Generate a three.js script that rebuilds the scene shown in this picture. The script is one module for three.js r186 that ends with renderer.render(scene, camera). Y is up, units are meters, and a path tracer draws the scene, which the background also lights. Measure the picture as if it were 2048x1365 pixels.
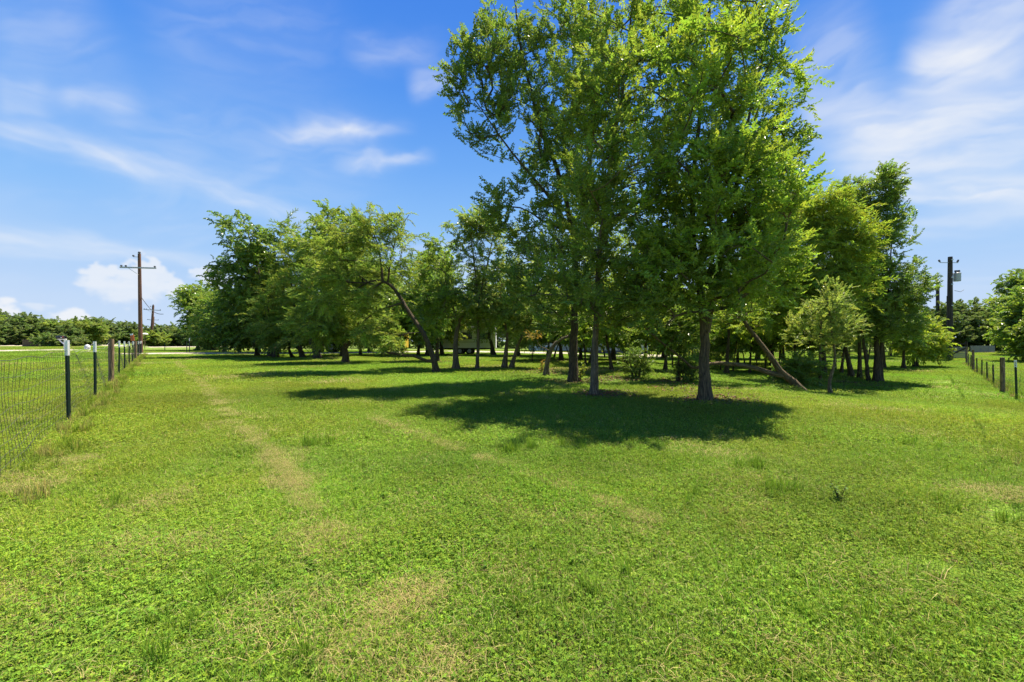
import * as THREE from 'three';
import { mergeGeometries } from 'three/addons/utils/BufferGeometryUtils.js';

// ---------------------------------------------------------------- camera, sky, sun, exposure
const scene = new THREE.Scene();
const F = 850, CX = 1024, CY = 682.5, EYE = 1.3;
const camera = new THREE.PerspectiveCamera(2 * Math.atan(682.5 / F) * 180 / Math.PI, 1024 / 682, 0.05, 6000);
camera.position.set(0, EYE, 0);
camera.lookAt(0, EYE, -10);
const EXPOSURE = 2.75;
const renderer = new THREE.WebGLRenderer({ antialias: true });
renderer.setSize(1024, 682);
renderer.toneMapping = THREE.LinearToneMapping;
renderer.toneMappingExposure = EXPOSURE;
renderer.shadowMap.enabled = true;
renderer.shadowMap.type = THREE.PCFSoftShadowMap;

const SUN = new THREE.Vector3(0.30, 0.90, -0.26).normalize();
const sun = new THREE.DirectionalLight(0xfff2de, 4.6);
sun.position.copy(SUN).multiplyScalar(120);
sun.castShadow = true;
sun.shadow.mapSize.set(4096, 4096);
Object.assign(sun.shadow.camera, { left: -60, right: 60, top: 60, bottom: -60, near: 1, far: 300 });
scene.add(sun, sun.target);

// ---------------------------------------------------------------- small tools
function rng(seed) { let s = seed >>> 0; return () => { s = (s + 0x6d2b79f5) | 0; let t = Math.imul(s ^ (s >>> 15), 1 | s); t = (t + Math.imul(t ^ (t >>> 7), 61 | t)) ^ t; return ((t ^ (t >>> 14)) >>> 0) / 4294967296; }; }
const R = rng(20240611);
const rr = (a, b, r = R) => a + (b - a) * r();
const clamp = (x, a, b) => Math.min(b, Math.max(a, x));
const sst = (a, b, x) => { const t = clamp((x - a) / (b - a), 0, 1); return t * t * (3 - 2 * t); };
const lerp = (a, b, t) => a + (b - a) * t;
const V = (x, y, z) => new THREE.Vector3(x, y, z);
function hash2(x, y) { let h = Math.imul(x | 0, 374761393) + Math.imul(y | 0, 668265263); h = Math.imul(h ^ (h >>> 13), 1274126177); return ((h ^ (h >>> 16)) >>> 0) / 4294967296; }
function vnoise(x, y) { const i = Math.floor(x), j = Math.floor(y), u = x - i, v = y - j, a = u * u * (3 - 2 * u), b = v * v * (3 - 2 * v);
  return lerp(lerp(hash2(i, j), hash2(i + 1, j), a), lerp(hash2(i, j + 1), hash2(i + 1, j + 1), a), b); }
function fbm(x, y, o = 4) { let s = 0, a = 0.5, n = 0; for (let k = 0; k < o; k++) { s += a * vnoise(x, y); n += a; x = x * 2.03 + 17.1; y = y * 2.03 + 9.7; a *= 0.5; } return s / n; }

// ---------------------------------------------------------------- sky (air, cirrus, low cumulus)
function makeSky() {
  const W = 3072, Hh = 1536, data = new Float32Array(W * Hh * 4);
  const s2l = (c) => c <= 0.04045 ? c / 12.92 : Math.pow((c + 0.055) / 1.055, 2.4);
  const stops = [[0, 206, 225, 248], [4, 196, 219, 249], [9, 172, 208, 250], [15, 142, 193, 250], [22, 114, 173, 246], [30, 88, 152, 240], [38, 74, 138, 234], [55, 60, 122, 222], [90, 50, 108, 208]]
    .map(([e, r, g, b]) => [e, s2l(r / 255), s2l(g / 255), s2l(b / 255)]);
  // a bank of cirrus: streaks with an azimuth, an elevation, half-length, half-width (degrees), slope and strength
  const dir = (px, py) => { const x = (px - CX) / F, y = (CY - py) / F; return [Math.atan2(x, 1) * 57.2958, Math.atan2(y, Math.hypot(x, 1)) * 57.2958]; };
  const streaks = [
    [0, 250, 260, 330, 1.0, .5], [250, 320, 620, 440, 1.1, .42], [580, 266, 770, 258, 0.8, .55], [620, 254, 730, 262, 1.2, .45], [700, 325, 830, 318, .7, .5], [735, 305, 760, 330, .9, .35],
    [130, 207, 260, 213, 1.5, .34], [0, 180, 90, 200, 2.0, .32], [0, 60, 180, 40, 3.6, .2], [-60, 470, 260, 505, 1.0, .62], [180, 500, 420, 520, .6, .3],
    [300, 300, 700, 330, 5, .17], [350, 60, 640, 70, 4, .14], [720, 100, 860, 105, 1.4, .24], [830, 170, 900, 165, 1.2, .34],
    [1720, 260, 2120, 210, 2.0, .72], [1760, 310, 2080, 290, 2.2, .62], [1830, 130, 2000, 110, 2.8, .7], [1880, 160, 2060, 60, 2.6, .5], [1790, 375, 2100, 380, 1.5, .8], [1690, 330, 1900, 260, 2.4, .4],
    [1600, 130, 1720, 60, 3.2, .28], [1900, 30, 2100, 20, 3.5, .4], [1620, 230, 1760, 190, 2.4, .4], [1830, 455, 2060, 430, 1.2, .3],
  ].map(([x0, y0, x1, y1, w, a]) => { const p = dir(x0, y0), q = dir(x1, y1); return { p, q, w, a }; });
  const puffs = [
    [250, 550, 2.6, 1.5, .72], [285, 543, 2.0, 1.7, .72], [200, 552, 1.8, 1.1, .7], [312, 562, 1.9, 1.3, .66], [345, 580, 1.2, 1.0, .7], [270, 580, 3.6, 1.2, .62], [230, 572, 2.4, .9, .55],
    [140, 640, 1.9, 1.0, .85], [165, 650, 1.8, .8, .8], [10, 625, 1.9, 1.2, .85], [35, 640, 1.7, .8, .6], [405, 548, 1.7, .8, .62], [430, 560, 1.6, .8, .5], [70, 612, 1.5, .4, .4], [395, 590, 2.2, .6, .3],
  ].map(([x, y, w, h, a]) => { const [az, el] = dir(x, y); return { az, el, w: w * 0.85, h: h * 0.9, a }; });
  for (let row = 0; row < Hh; row++) {
    const el = (row + 0.5) / Hh * 180 - 90, e = Math.max(el, 0);
    let k = 0; while (k < stops.length - 2 && stops[k + 1][0] < e) k++;
    const t = clamp((e - stops[k][0]) / (stops[k + 1][0] - stops[k][0]), 0, 1);
    const base = [1, 2, 3].map((c) => lerp(stops[k][c], stops[k + 1][c], t));
    for (let col = 0; col < W; col++) {
      const phi = (col + 0.5) / W * 2 * Math.PI - Math.PI;            // atan2(z, x)
      const az0 = phi * 57.2958 + 90;                                  // 0 = straight ahead (-z), + to the right
      const az = az0 > 180 ? az0 - 360 : az0;
      let a = 0;
      if (el > 0) {
        const ce = Math.cos(el / 57.2958), dx = Math.cos(phi) * ce, dz = Math.sin(phi) * ce, dy = Math.sin(el / 57.2958) + 0.12;
        const u = dx / dy, v = dz / dy;
        const warp = fbm(u * 0.9 + 3, v * 0.9 + 8, 3) * 2.2;
        const wisp = fbm(u * 1.1 + v * 0.7 + warp, v * 4.2 - u * 2.4 + warp * 1.4, 5), bank = fbm(u * 0.55 + 11, v * 0.55 + 2, 3);
        a = 0.28 * sst(0.40, 0.9, wisp) * sst(0.36, 0.66, bank) * sst(2, 10, el);
        const j = (fbm(az * 0.22 + 5, el * 0.5 + 1, 4) - 0.5) * 2.6;
        for (const s of streaks) {
          const vx = s.q[0] - s.p[0], vy = s.q[1] - s.p[1], L2 = vx * vx + vy * vy, wx = az - s.p[0], wy = el + j * 0.6 - s.p[1], tt = (wx * vx + wy * vy) / L2;
          if (tt < -0.4 || tt > 1.5) continue;
          const dd = (wx * vy - wy * vx) / Math.sqrt(L2); if (Math.abs(dd) > s.w * 2.6) continue;
          const al = tt * Math.sqrt(L2), wv = fbm(al * 0.16 + s.p[0], dd * 0.3, 2) * 2.4, tex = 0.45 + 0.95 * sst(0.15, 0.85, fbm(al * 0.2 + s.p[0] + wv, dd * 1.1 + wv * 1.1 + s.p[1], 5)), end = tt < 0.15 ? sst(-0.35, 0.15, tt) : 1 - sst(0.7, 1.45, tt);
          a = 1 - (1 - a) * (1 - clamp(s.a * 0.82 * end * tex * Math.exp(-(dd * dd) / (s.w * s.w)), 0, 0.96));
        }
        const rough = (fbm(az * 0.9, el * 1.1 + 40, 6) - 0.5) * 1.7;
        for (const p of puffs) {
          const qx = (az - p.az) / p.w, qy = (el - p.el) / (p.h * (el < p.el ? 1.5 : 1)), d = Math.hypot(qx, qy) + rough;
          a = Math.max(a, p.a * (1 - sst(el < p.el ? 0.25 : 0.72, 1.08, d)));
        }
      }
      const o = (row * W + col) * 4, cl = [0.90, 0.92, 0.955];
      for (let c = 0; c < 3; c++) data[o + c] = lerp(base[c], cl[c], clamp(a, 0, 1)) / EXPOSURE;
      data[o + 3] = 1;
    }
  }
  const tx = new THREE.DataTexture(data, W, Hh, THREE.RGBAFormat, THREE.FloatType);
  tx.mapping = THREE.EquirectangularReflectionMapping; tx.magFilter = THREE.LinearFilter; tx.needsUpdate = true;
  return tx;
}
const skyTexture = makeSky();
scene.background = skyTexture; scene.environment = skyTexture;

// ---------------------------------------------------------------- terrain
function H(x, z) {
  const d = -z;
  let h = -0.5 * sst(5, 13, x) * sst(4, 12, d) * (1 - 0.75 * sst(38, 75, d));
  const beyond = -(x + 1.03 + 0.84 * d);                               // metres past the left fence
  h += 0.45 * sst(1.5, 7.5, beyond) * sst(12, 34, d);
  h += 0.05 * (fbm(x * 0.35 + 40, z * 0.35 + 7, 3) - 0.5) + 0.02 * (fbm(x * 1.7, z * 1.7 + 3, 2) - 0.5);
  return h;
}
const P = (px, py, d) => V((px - CX) / F * d, EYE + (CY - py) / F * d, -d);
function G(px, py) {                                                   // where the sight line through a point of the picture meets the ground
  const kx = (px - CX) / F, ky = (CY - py) / F;
  let d = 1;
  for (; d < 400; d *= 1.004) if (EYE + ky * d < H(kx * d, -d)) break;
  return V(kx * d, H(kx * d, -d), -d);
}
const GD = (px, d) => V((px - CX) / F * d, H((px - CX) / F * d, -d), -d);

// ---------------------------------------------------------------- names, labels
const used = new Map();
function numbered(n) { const k = used.get(n) || 0; used.set(n, k + 1); return k ? `${n}_${String(k).padStart(3, '0')}` : n; }
function tag(o, label, category, group, kind) { o.userData.label = label; o.userData.category = category; if (group) o.userData.group = group; if (kind) o.userData.kind = kind; return o; }
function thing(name, pos, label, category, group) { const g = new THREE.Group(); g.name = numbered(name); g.position.copy(pos); scene.add(g); return tag(g, label, category, group); }
function mesh(name, geo, m, parent) { const o = new THREE.Mesh(geo, m); o.name = parent === scene ? numbered(name) : name; o.castShadow = o.receiveShadow = true; parent.add(o); return o; }
const box = (w, h, d, x = 0, y = 0, z = 0) => new THREE.BoxGeometry(w, h, d).translate(x, y, z);

// ---------------------------------------------------------------- textures and materials
function grey(w, h, f) { const a = new Uint8Array(w * h * 4); for (let y = 0; y < h; y++) for (let x = 0; x < w; x++) { const v = clamp(f(x / w, y / h) * 255, 0, 255), o = (y * w + x) * 4; a[o] = a[o + 1] = a[o + 2] = v; a[o + 3] = 255; }
  const t = new THREE.DataTexture(a, w, h); t.wrapS = t.wrapT = THREE.RepeatWrapping; t.magFilter = THREE.LinearFilter; t.needsUpdate = true; return t; }
function rgbTex(w, h, f) { const a = new Uint8Array(w * h * 4); for (let y = 0; y < h; y++) for (let x = 0; x < w; x++) { const c = f(x / w, y / h), o = (y * w + x) * 4; for (let k = 0; k < 3; k++) a[o + k] = clamp(c[k] * 255, 0, 255); a[o + 3] = 255; }
  const t = new THREE.DataTexture(a, w, h); t.colorSpace = THREE.SRGBColorSpace; t.wrapS = t.wrapT = THREE.RepeatWrapping; t.magFilter = THREE.LinearFilter; t.needsUpdate = true; return t; }
// noise that closes on itself over the unit square
function tn(u, v, n, s = 0) { const x = u * n, y = v * n, i = Math.floor(x), j = Math.floor(y), a0 = x - i, b0 = y - j, a = a0 * a0 * (3 - 2 * a0), b = b0 * b0 * (3 - 2 * b0), w = (p, q) => hash2(((p % n) + n) % n + s * 131, ((q % n) + n) % n + s * 57);
  return lerp(lerp(w(i, j), w(i + 1, j), a), lerp(w(i, j + 1), w(i + 1, j + 1), a), b); }
const tf = (u, v, n, s = 0, o = 4) => { let t = 0, a = 0.5, q = 0; for (let k = 0; k < o; k++) { t += a * tn(u, v, n << k, s + k); q += a; a *= 0.5; } return t / q; };

const barkFn = (u, v) => { const w = tf(u, v, 4, 3, 3); const c = Math.abs(tn(u, v * 0.25 + w * 0.12, 16, 5) - 0.5) * 2, d = Math.abs(tn(u + w * 0.1, v, 8, 9) - 0.5) * 2; return clamp(0.25 + 0.55 * Math.sqrt(c) + 0.25 * d + 0.3 * (tf(u, v, 24, 2, 2) - 0.5), 0, 1); };
const barkBump = grey(256, 256, barkFn);
const barkMap = rgbTex(256, 256, (u, v) => { const b = barkFn(u, v), l = tf(u, v, 5, 21, 4), g = sst(0.55, 0.75, l) * 0.35, k = 0.12 + 0.44 * b; return [k * (1.06 - 0.1 * g), k * (0.96 + 0.1 * g), k * (0.86 - 0.12 * g)]; });
const bark = (r, g, b) => new THREE.MeshStandardMaterial({ color: new THREE.Color().setRGB(r, g, b), map: barkMap, bumpMap: barkBump, bumpScale: 0.045, roughness: 0.95 });
const M = {
  barkBrown: bark(0.68, 0.60, 0.38), barkGrey: bark(0.90, 0.84, 0.60), barkDark: bark(0.44, 0.39, 0.25),
  tGreen: new THREE.MeshStandardMaterial({ color: new THREE.Color().setRGB(0.012, 0.035, 0.02), roughness: 0.5 }),
  tWhite: new THREE.MeshStandardMaterial({ color: new THREE.Color().setRGB(0.78, 0.78, 0.76), roughness: 0.5 }),
  wire: new THREE.MeshStandardMaterial({ color: new THREE.Color().setRGB(0.055, 0.055, 0.05), metalness: 0.2, roughness: 0.7 }),
  poleWood: new THREE.MeshStandardMaterial({ color: new THREE.Color().setRGB(0.75, 0.44, 0.32), map: barkMap, bumpMap: barkBump, bumpScale: 0.01, roughness: 0.9 }),
  poleDark: new THREE.MeshStandardMaterial({ color: new THREE.Color().setRGB(0.3, 0.27, 0.26), map: barkMap, bumpMap: barkBump, bumpScale: 0.01, roughness: 0.9 }),
  postWood: new THREE.MeshStandardMaterial({ color: new THREE.Color().setRGB(1.0, 0.82, 0.62), map: barkMap, bumpMap: barkBump, bumpScale: 0.008, roughness: 0.95 }),
  galv: new THREE.MeshStandardMaterial({ color: new THREE.Color().setRGB(0.36, 0.37, 0.37), metalness: 0.35, roughness: 0.5 }),
  porcelain: new THREE.MeshStandardMaterial({ color: new THREE.Color().setRGB(0.08, 0.07, 0.07), roughness: 0.3 }),
  black: new THREE.MeshStandardMaterial({ color: new THREE.Color().setRGB(0.012, 0.012, 0.013), roughness: 0.5 }),
  white: new THREE.MeshStandardMaterial({ color: new THREE.Color().setRGB(0.72, 0.73, 0.72), roughness: 0.55 }),
  offwhite: new THREE.MeshStandardMaterial({ color: new THREE.Color().setRGB(0.55, 0.57, 0.56), roughness: 0.6 }),
  glass: new THREE.MeshStandardMaterial({ color: new THREE.Color().setRGB(0.03, 0.035, 0.04), roughness: 0.08, metalness: 0 }),
  yellow: new THREE.MeshStandardMaterial({ color: new THREE.Color().setRGB(0.55, 0.34, 0.03), roughness: 0.45 }),
  orange: new THREE.MeshStandardMaterial({ color: new THREE.Color().setRGB(0.62, 0.12, 0.03), roughness: 0.5 }),
  rubber: new THREE.MeshStandardMaterial({ color: new THREE.Color().setRGB(0.015, 0.015, 0.015), roughness: 0.9 }),
  roofGrey: new THREE.MeshStandardMaterial({ color: new THREE.Color().setRGB(0.35, 0.35, 0.36), roughness: 0.7 }),
  darkRoof: new THREE.MeshStandardMaterial({ color: new THREE.Color().setRGB(0.06, 0.06, 0.065), roughness: 0.8 }),
  brownBoard: new THREE.MeshStandardMaterial({ color: new THREE.Color().setRGB(0.16, 0.085, 0.055), roughness: 0.9 }),
  greyBoard: new THREE.MeshStandardMaterial({ color: new THREE.Color().setRGB(0.2, 0.2, 0.21), roughness: 0.85 }),
};

// ---------------------------------------------------------------- ground sheet
const streakPts = (list) => list.map(([x, y]) => G(x, y));
const drySegs = [];
for (const [w, list] of [
  [0.07, [[745, 842], [800, 862], [860, 884], [930, 912], [1000, 940], [1080, 968], [1160, 994], [1240, 1028], [1310, 1052]]],
  [0.08, [[350, 725], [400, 765], [435, 805], [470, 852], [545, 915], [585, 970]]], [0.09, [[585, 970], [640, 1070], [700, 1120], [740, 1160]]],
]) { const p = streakPts(list); for (let i = 0; i + 1 < p.length; i++) drySegs.push([p[i], p[i + 1], w]); }
const dryBlobs = [[810, 1215, .1, .9], [770, 1300, .10, .9], [850, 1340, .09, .7], [860, 1240, .08, .6], [140, 1105, .16, .8], [60, 1180, .2, .5], [30, 1250, .2, .45], [250, 905, .13, .9], [160, 925, .1, .6], [20, 970, .2, .8], [75, 960, .2, .5], [1700, 815, .3, 1], [2030, 995, .2, 1], [470, 852, .1, .7],
  [545, 918, .16, .7], [570, 965, .14, .6], [1240, 1050, .12, .6], [650, 1090, .16, .5], [340, 1010, .14, .5], [300, 1120, .14, .4], [560, 1230, .1, .35], [1530, 1310, .08, .4], [1800, 1180, .12, .3], [1120, 740, .9, .5], [1210, 745, .8, .5], [1480, 780, .5, .3]]
  .map(([x, y, r, a]) => { const g = G(x, y); return [g.x, g.z, r * Math.max(1, Math.min(2, -g.z / 4)), a]; });
function dryness(x, z) {
  let v = 0;
  for (const [p, q, w] of drySegs) { const vx = q.x - p.x, vz = q.z - p.z, t = clamp(((x - p.x) * vx + (z - p.z) * vz) / (vx * vx + vz * vz), 0, 1), d = Math.hypot(x - p.x - vx * t, z - p.z - vz * t); if (d < w * 3) v = Math.max(v, Math.exp(-(d * d) / (w * w)) * (0.35 + 0.75 * fbm(x * 2.3 + 9, z * 2.3, 3))); }
  for (const [bx, bz, r, a] of dryBlobs) { const d = Math.hypot(x - bx, z - bz) / r; if (d < 3) v = Math.max(v, a * Math.exp(-d * d) * (0.5 + fbm(x * 3 + 2, z * 3, 3))); }
  const wide = sst(0.54, 0.74, fbm(x * 0.5 + 31, z * 0.5 + 12, 4)) * 0.4;
  return clamp(Math.max(v, wide), 0, 1);
}
// shadow line of an unbuilt overhead wire, imitated by thinned and dark-tinted grass
const wireShadow = streakPts([[1885, 738], [1905, 762], [1925, 792], [1942, 825], [1960, 862], [1985, 915], [2012, 985], [2050, 1080]]);
function wireShadowDist(x, z) { let m = 9; for (let i = 0; i + 1 < wireShadow.length; i++) { const p = wireShadow[i], q = wireShadow[i + 1], vx = q.x - p.x, vz = q.z - p.z, t = clamp(((x - p.x) * vx + (z - p.z) * vz) / (vx * vx + vz * vz), 0, 1); m = Math.min(m, Math.hypot(x - p.x - vx * t, z - p.z - vz * t)); } return m; }

{
  const axis = (lo, hi, near, grow) => { const a = [0]; for (let s = near, x = 0; x < hi;) { x += s; if (x > 12) s *= grow; a.push(Math.min(x, hi)); } const b = []; for (let s = near, x = 0; x > lo;) { x -= s; if (x < -12) s *= grow; b.unshift(Math.max(x, lo)); } return [...b, ...a]; };
  const xs = axis(-2500, 2500, 0.4, 1.045), zs = axis(-2500, 600, 0.4, 1.045), n = xs.length, pos = [], col = [], uv = [], idx = [];
  for (const z of zs) for (const x of xs) {
    pos.push(x, H(x, z), z); uv.push(x, z);
    const d = dryness(x, z), g = fbm(x * 0.16 + 4, z * 0.16, 4), k = 0.8 + 0.4 * g;
    col.push(lerp(0.92 * k, 1.5, d * 0.8), lerp(1.0 * k, 0.98, d * 0.8), lerp(0.95 * k, 1.5, d * 0.8));
  }
  for (let j = 0; j + 1 < zs.length; j++) for (let i = 0; i + 1 < n; i++) { const a = j * n + i; idx.push(a, a + n, a + 1, a + 1, a + n, a + n + 1); }
  const g = new THREE.BufferGeometry();
  g.setAttribute('position', new THREE.Float32BufferAttribute(pos, 3)); g.setAttribute('uv', new THREE.Float32BufferAttribute(uv, 2)); g.setAttribute('color', new THREE.Float32BufferAttribute(col, 3));
  g.setIndex(idx); g.computeVertexNormals();
  const map = rgbTex(1024, 1024, (u, v) => { const f = tf(u, v, 128, 4, 3), c = tf(u, v, 6, 8, 4), b = sst(0.58, 0.7, tf(u, v, 40, 15, 3)); const k = 0.55 + 0.9 * (f - 0.5) + 0.35 * (c - 0.5);
    return [lerp(0.50, 0.50, b) * (0.5 + k), lerp(0.58, 0.42, b) * (0.5 + k), lerp(0.17, 0.26, b) * (0.5 + k)]; });
  map.repeat.set(1 / 5, 1 / 5);
  const bump = grey(1024, 1024, (u, v) => tf(u, v, 160, 4, 3)); bump.repeat.set(1 / 5, 1 / 5);
  const m = new THREE.MeshStandardMaterial({ map, bumpMap: bump, bumpScale: 0.03, roughness: 1, vertexColors: true, color: new THREE.Color().setRGB(0.55, 0.62, 0.5) });
  const o = mesh('ground', g, m, scene); o.userData.kind = 'structure';
  tag(o, 'grassy lot of level ground running back to the trees', 'ground', null, 'structure');
}

// ---------------------------------------------------------------- gravel drive and far road
function road(name, list, width, label, lift) {
  const c = new THREE.CatmullRomCurve3(list), n = 90, pos = [], uv = [], idx = [], K = 4;
  for (let i = 0; i <= n; i++) {
    const p = c.getPoint(i / n), t = c.getTangent(i / n), s = V(-t.z, 0, t.x).normalize(), w = width * (0.9 + 0.25 * fbm(i * 0.35, 3, 2));
    for (let k = 0; k <= K; k++) { const q = p.clone().addScaledVector(s, (k / K - 0.5) * w), crown = Math.sin(Math.PI * k / K); pos.push(q.x, H(q.x, q.z) + (k === 0 || k === K ? -0.03 : lift + 0.05 * crown), q.z); uv.push(k / K * w, i / n * c.getLength()); }
  }
  for (let i = 0; i < n; i++) for (let k = 0; k < K; k++) { const a = i * (K + 1) + k; idx.push(a, a + 1, a + K + 1, a + 1, a + K + 2, a + K + 1); }
  const g = new THREE.BufferGeometry(); g.setAttribute('position', new THREE.Float32BufferAttribute(pos, 3)); g.setAttribute('uv', new THREE.Float32BufferAttribute(uv, 2)); g.setIndex(idx); g.computeVertexNormals();
  const o = mesh(name, g, road.m, scene); tag(o, label, 'road', null, 'structure');
}
{ const map = rgbTex(512, 512, (u, v) => { const k = 0.62 + 0.5 * (tf(u, v, 64, 31, 3) - 0.5) + 0.25 * (tf(u, v, 5, 37, 3) - 0.5); return [k * 1.02, k * 0.97, k * 0.86]; }); map.repeat.set(1 / 3, 1 / 3);
  road.m = new THREE.MeshStandardMaterial({ map, roughness: 1, bumpMap: map, bumpScale: 0.015 }); }
road('gravel_drive', [GD(-320, 33), GD(-100, 34), GD(60, 36), GD(200, 40), GD(340, 43), GD(460, 43), GD(600, 44), GD(760, 47), GD(900, 52), GD(1040, 47), GD(1130, 44), GD(1220, 44), GD(1320, 50)], 7, 'pale gravel drive crossing behind the trees', 0.05);
road('country_road', [GD(-500, 62), GD(-200, 66), GD(60, 76), GD(230, 84), GD(330, 90), GD(420, 96), GD(560, 104)], 7, 'pale far road running left behind the drive', 0.06);

// ---------------------------------------------------------------- foliage pieces
class Tri { constructor() { this.p = []; this.c = []; }
  tri(a, b, c, col) { for (const v of [a, b, c]) { this.p.push(v.x, v.y, v.z); this.c.push(col[0], col[1], col[2]); } }
  geo() { const g = new THREE.BufferGeometry(); g.setAttribute('position', new THREE.Float32BufferAttribute(this.p, 3)); g.setAttribute('color', new THREE.Float32BufferAttribute(this.c, 3)); g.computeVertexNormals(); return g; } }
function leaf(T, at, dir, up, L, W, col, fold = 0.25) {                // a kite folded along its midrib
  const s = V().crossVectors(dir, up).normalize(), n = V().crossVectors(s, dir).normalize();
  const tip = at.clone().addScaledVector(dir, L).addScaledVector(n, -0.12 * L), mid = at.clone().addScaledVector(dir, L * 0.45);
  const a = mid.clone().addScaledVector(s, W / 2).addScaledVector(n, W * fold), b = mid.clone().addScaledVector(s, -W / 2).addScaledVector(n, W * fold);
  T.tri(at, a, tip, col); T.tri(at, tip, b, col);
}
function spray(seed, o) {                                              // a leafy twig along +x, its upper side to +y
  const r = rng(seed), T = new Tri();
  const stem = (t) => V(o.len * t, -o.droop * o.len * t * t + 0.02 * Math.sin(t * 5 + seed), 0.05 * o.len * Math.sin(t * 4 + seed * 2));
  for (let i = 0; i < 3; i++) { const a = stem(i / 3), b = stem((i + 1) / 3), w = 0.003 * (1.3 - i * 0.3); T.tri(a.clone().add(V(0, 0, w)), b, a.clone().add(V(0, 0, -w)), [0.8, 0.6, 0.5]); }
  const side = (t, dirSide, n) => {
    const at = stem(t), dir = V(rr(0.3, 0.75, r), rr(-0.45, 0.4, r), dirSide * rr(0.5, 1, r)).normalize(), up = V(rr(-0.7, 0.7, r), 1, rr(-0.7, 0.7, r)).normalize();
    const k = rr(0.7, 1.25, r), col = [k * rr(0.88, 1.2, r), k, k * rr(0.75, 1.1, r)];
    if (!o.pinnae) { leaf(T, at, dir, up, o.leaf * rr(0.7, 1.2, r), o.leaf * o.aspect * rr(0.8, 1.15, r), col); return; }
    const L = o.leaf * rr(0.7, 1.2, r);                                // a feathery frond of fine leaflets
    for (let i = 0; i < o.pinnae; i++) { const u = (i + 0.5) / o.pinnae, q = at.clone().addScaledVector(dir, L * u).add(V(0, -0.25 * L * u * u, 0)), s = V().crossVectors(dir, up).normalize().multiplyScalar(i % 2 ? 1 : -1).addScaledVector(dir, 0.5).add(V(0, rr(-0.3, 0.1, r), 0)).normalize(); leaf(T, q, s, up, L * 0.36, L * 0.13, col, 0); }
  };
  for (let i = 0; i < o.n; i++) side(0.12 + 0.88 * i / o.n, i % 2 ? 1 : -1);
  side(0.99, 0.1);
  return T.geo();
}
const sprays = {
  broad: spray(3, { len: 0.32, n: 14, leaf: 0.082, aspect: 0.58, droop: 0.06 }),
  frond: spray(7, { len: 0.38, n: 18, leaf: 0.088, aspect: 0.5, droop: 0.16 }),
  round: spray(11, { len: 0.26, n: 16, leaf: 0.052, aspect: 0.7, droop: 0.05 }),
  feather: spray(17, { len: 0.42, n: 24, leaf: 0.115, aspect: 0.26, droop: 0.3 }),
  mid: spray(23, { len: 0.46, n: 15, leaf: 0.150, aspect: 0.62, droop: 0.1 }),
  far: spray(29, { len: 0.85, n: 18, leaf: 0.29, aspect: 0.7, droop: 0.12 }),
};
const foliage = (r, g, b, gloss = 0.25, t = 0.55) => new THREE.MeshPhysicalMaterial({ color: new THREE.Color().setRGB(r, g, b), vertexColors: true, roughness: 1, transmission: t, thickness: 0, clearcoat: gloss, clearcoatRoughness: 0.28, specularIntensity: 0.4, side: THREE.DoubleSide });
const L = {
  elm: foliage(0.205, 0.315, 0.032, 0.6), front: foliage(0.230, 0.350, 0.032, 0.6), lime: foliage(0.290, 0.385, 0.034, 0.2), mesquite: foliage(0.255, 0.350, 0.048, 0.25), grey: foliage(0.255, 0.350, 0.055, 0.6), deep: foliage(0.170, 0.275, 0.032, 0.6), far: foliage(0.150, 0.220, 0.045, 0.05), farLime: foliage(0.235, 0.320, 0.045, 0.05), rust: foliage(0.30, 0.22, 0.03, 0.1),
};

// ---------------------------------------------------------------- trees
class Tube { constructor() { this.p = []; this.n = []; this.u = []; this.i = []; }
  add(pts, rad, sides, wob = 0, seed = 0) {
    const base = this.p.length / 3, m = pts.length; let fx = null, len = 0;
    for (let k = 0; k < m; k++) {
      const t = (k + 1 < m ? pts[k + 1].clone() : pts[k].clone()).sub(k > 0 ? pts[k - 1] : pts[k]).normalize();
      if (!fx) fx = Math.abs(t.y) < 0.9 ? V(0, 1, 0).cross(t).normalize() : V(1, 0, 0).cross(t).cross(t).negate().normalize();
      fx.addScaledVector(t, -fx.dot(t)).normalize();
      const fy = V().crossVectors(t, fx); if (k) len += pts[k].distanceTo(pts[k - 1]);
      for (let s = 0; s <= sides; s++) {
        const a = s / sides * 2 * Math.PI, w = 1 + wob * (Math.sin(a * 3 + seed + len * 0.7) * 0.6 + Math.sin(a * 5 + seed * 2.1 - len) * 0.4), nx = fx.clone().multiplyScalar(Math.cos(a)).addScaledVector(fy, Math.sin(a)), q = pts[k].clone().addScaledVector(nx, rad[k] * w);
        this.p.push(q.x, q.y, q.z); this.n.push(nx.x, nx.y, nx.z); this.u.push(s / sides * Math.max(0.25, Math.round(2 * Math.PI * rad[0] / 0.25) * 0.25) * 2, len * 1.2);
      }
    }
    for (let k = 0; k + 1 < m; k++) for (let s = 0; s < sides; s++) { const a = base + k * (sides + 1) + s, b = a + sides + 1; this.i.push(a, a + 1, b, a + 1, b + 1, b); }
  }
  geo(smooth = true) { const g = new THREE.BufferGeometry(); g.setAttribute('position', new THREE.Float32BufferAttribute(this.p, 3)); g.setAttribute('normal', new THREE.Float32BufferAttribute(this.n, 3)); g.setAttribute('uv', new THREE.Float32BufferAttribute(this.u, 2)); g.setIndex(this.i); return g; } }
const qx = new THREE.Quaternion(), m4 = new THREE.Matrix4(), mx = V(1, 0, 0), tint = new THREE.Color();
let sprayCount = 0, treeSeed = 100;
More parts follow.
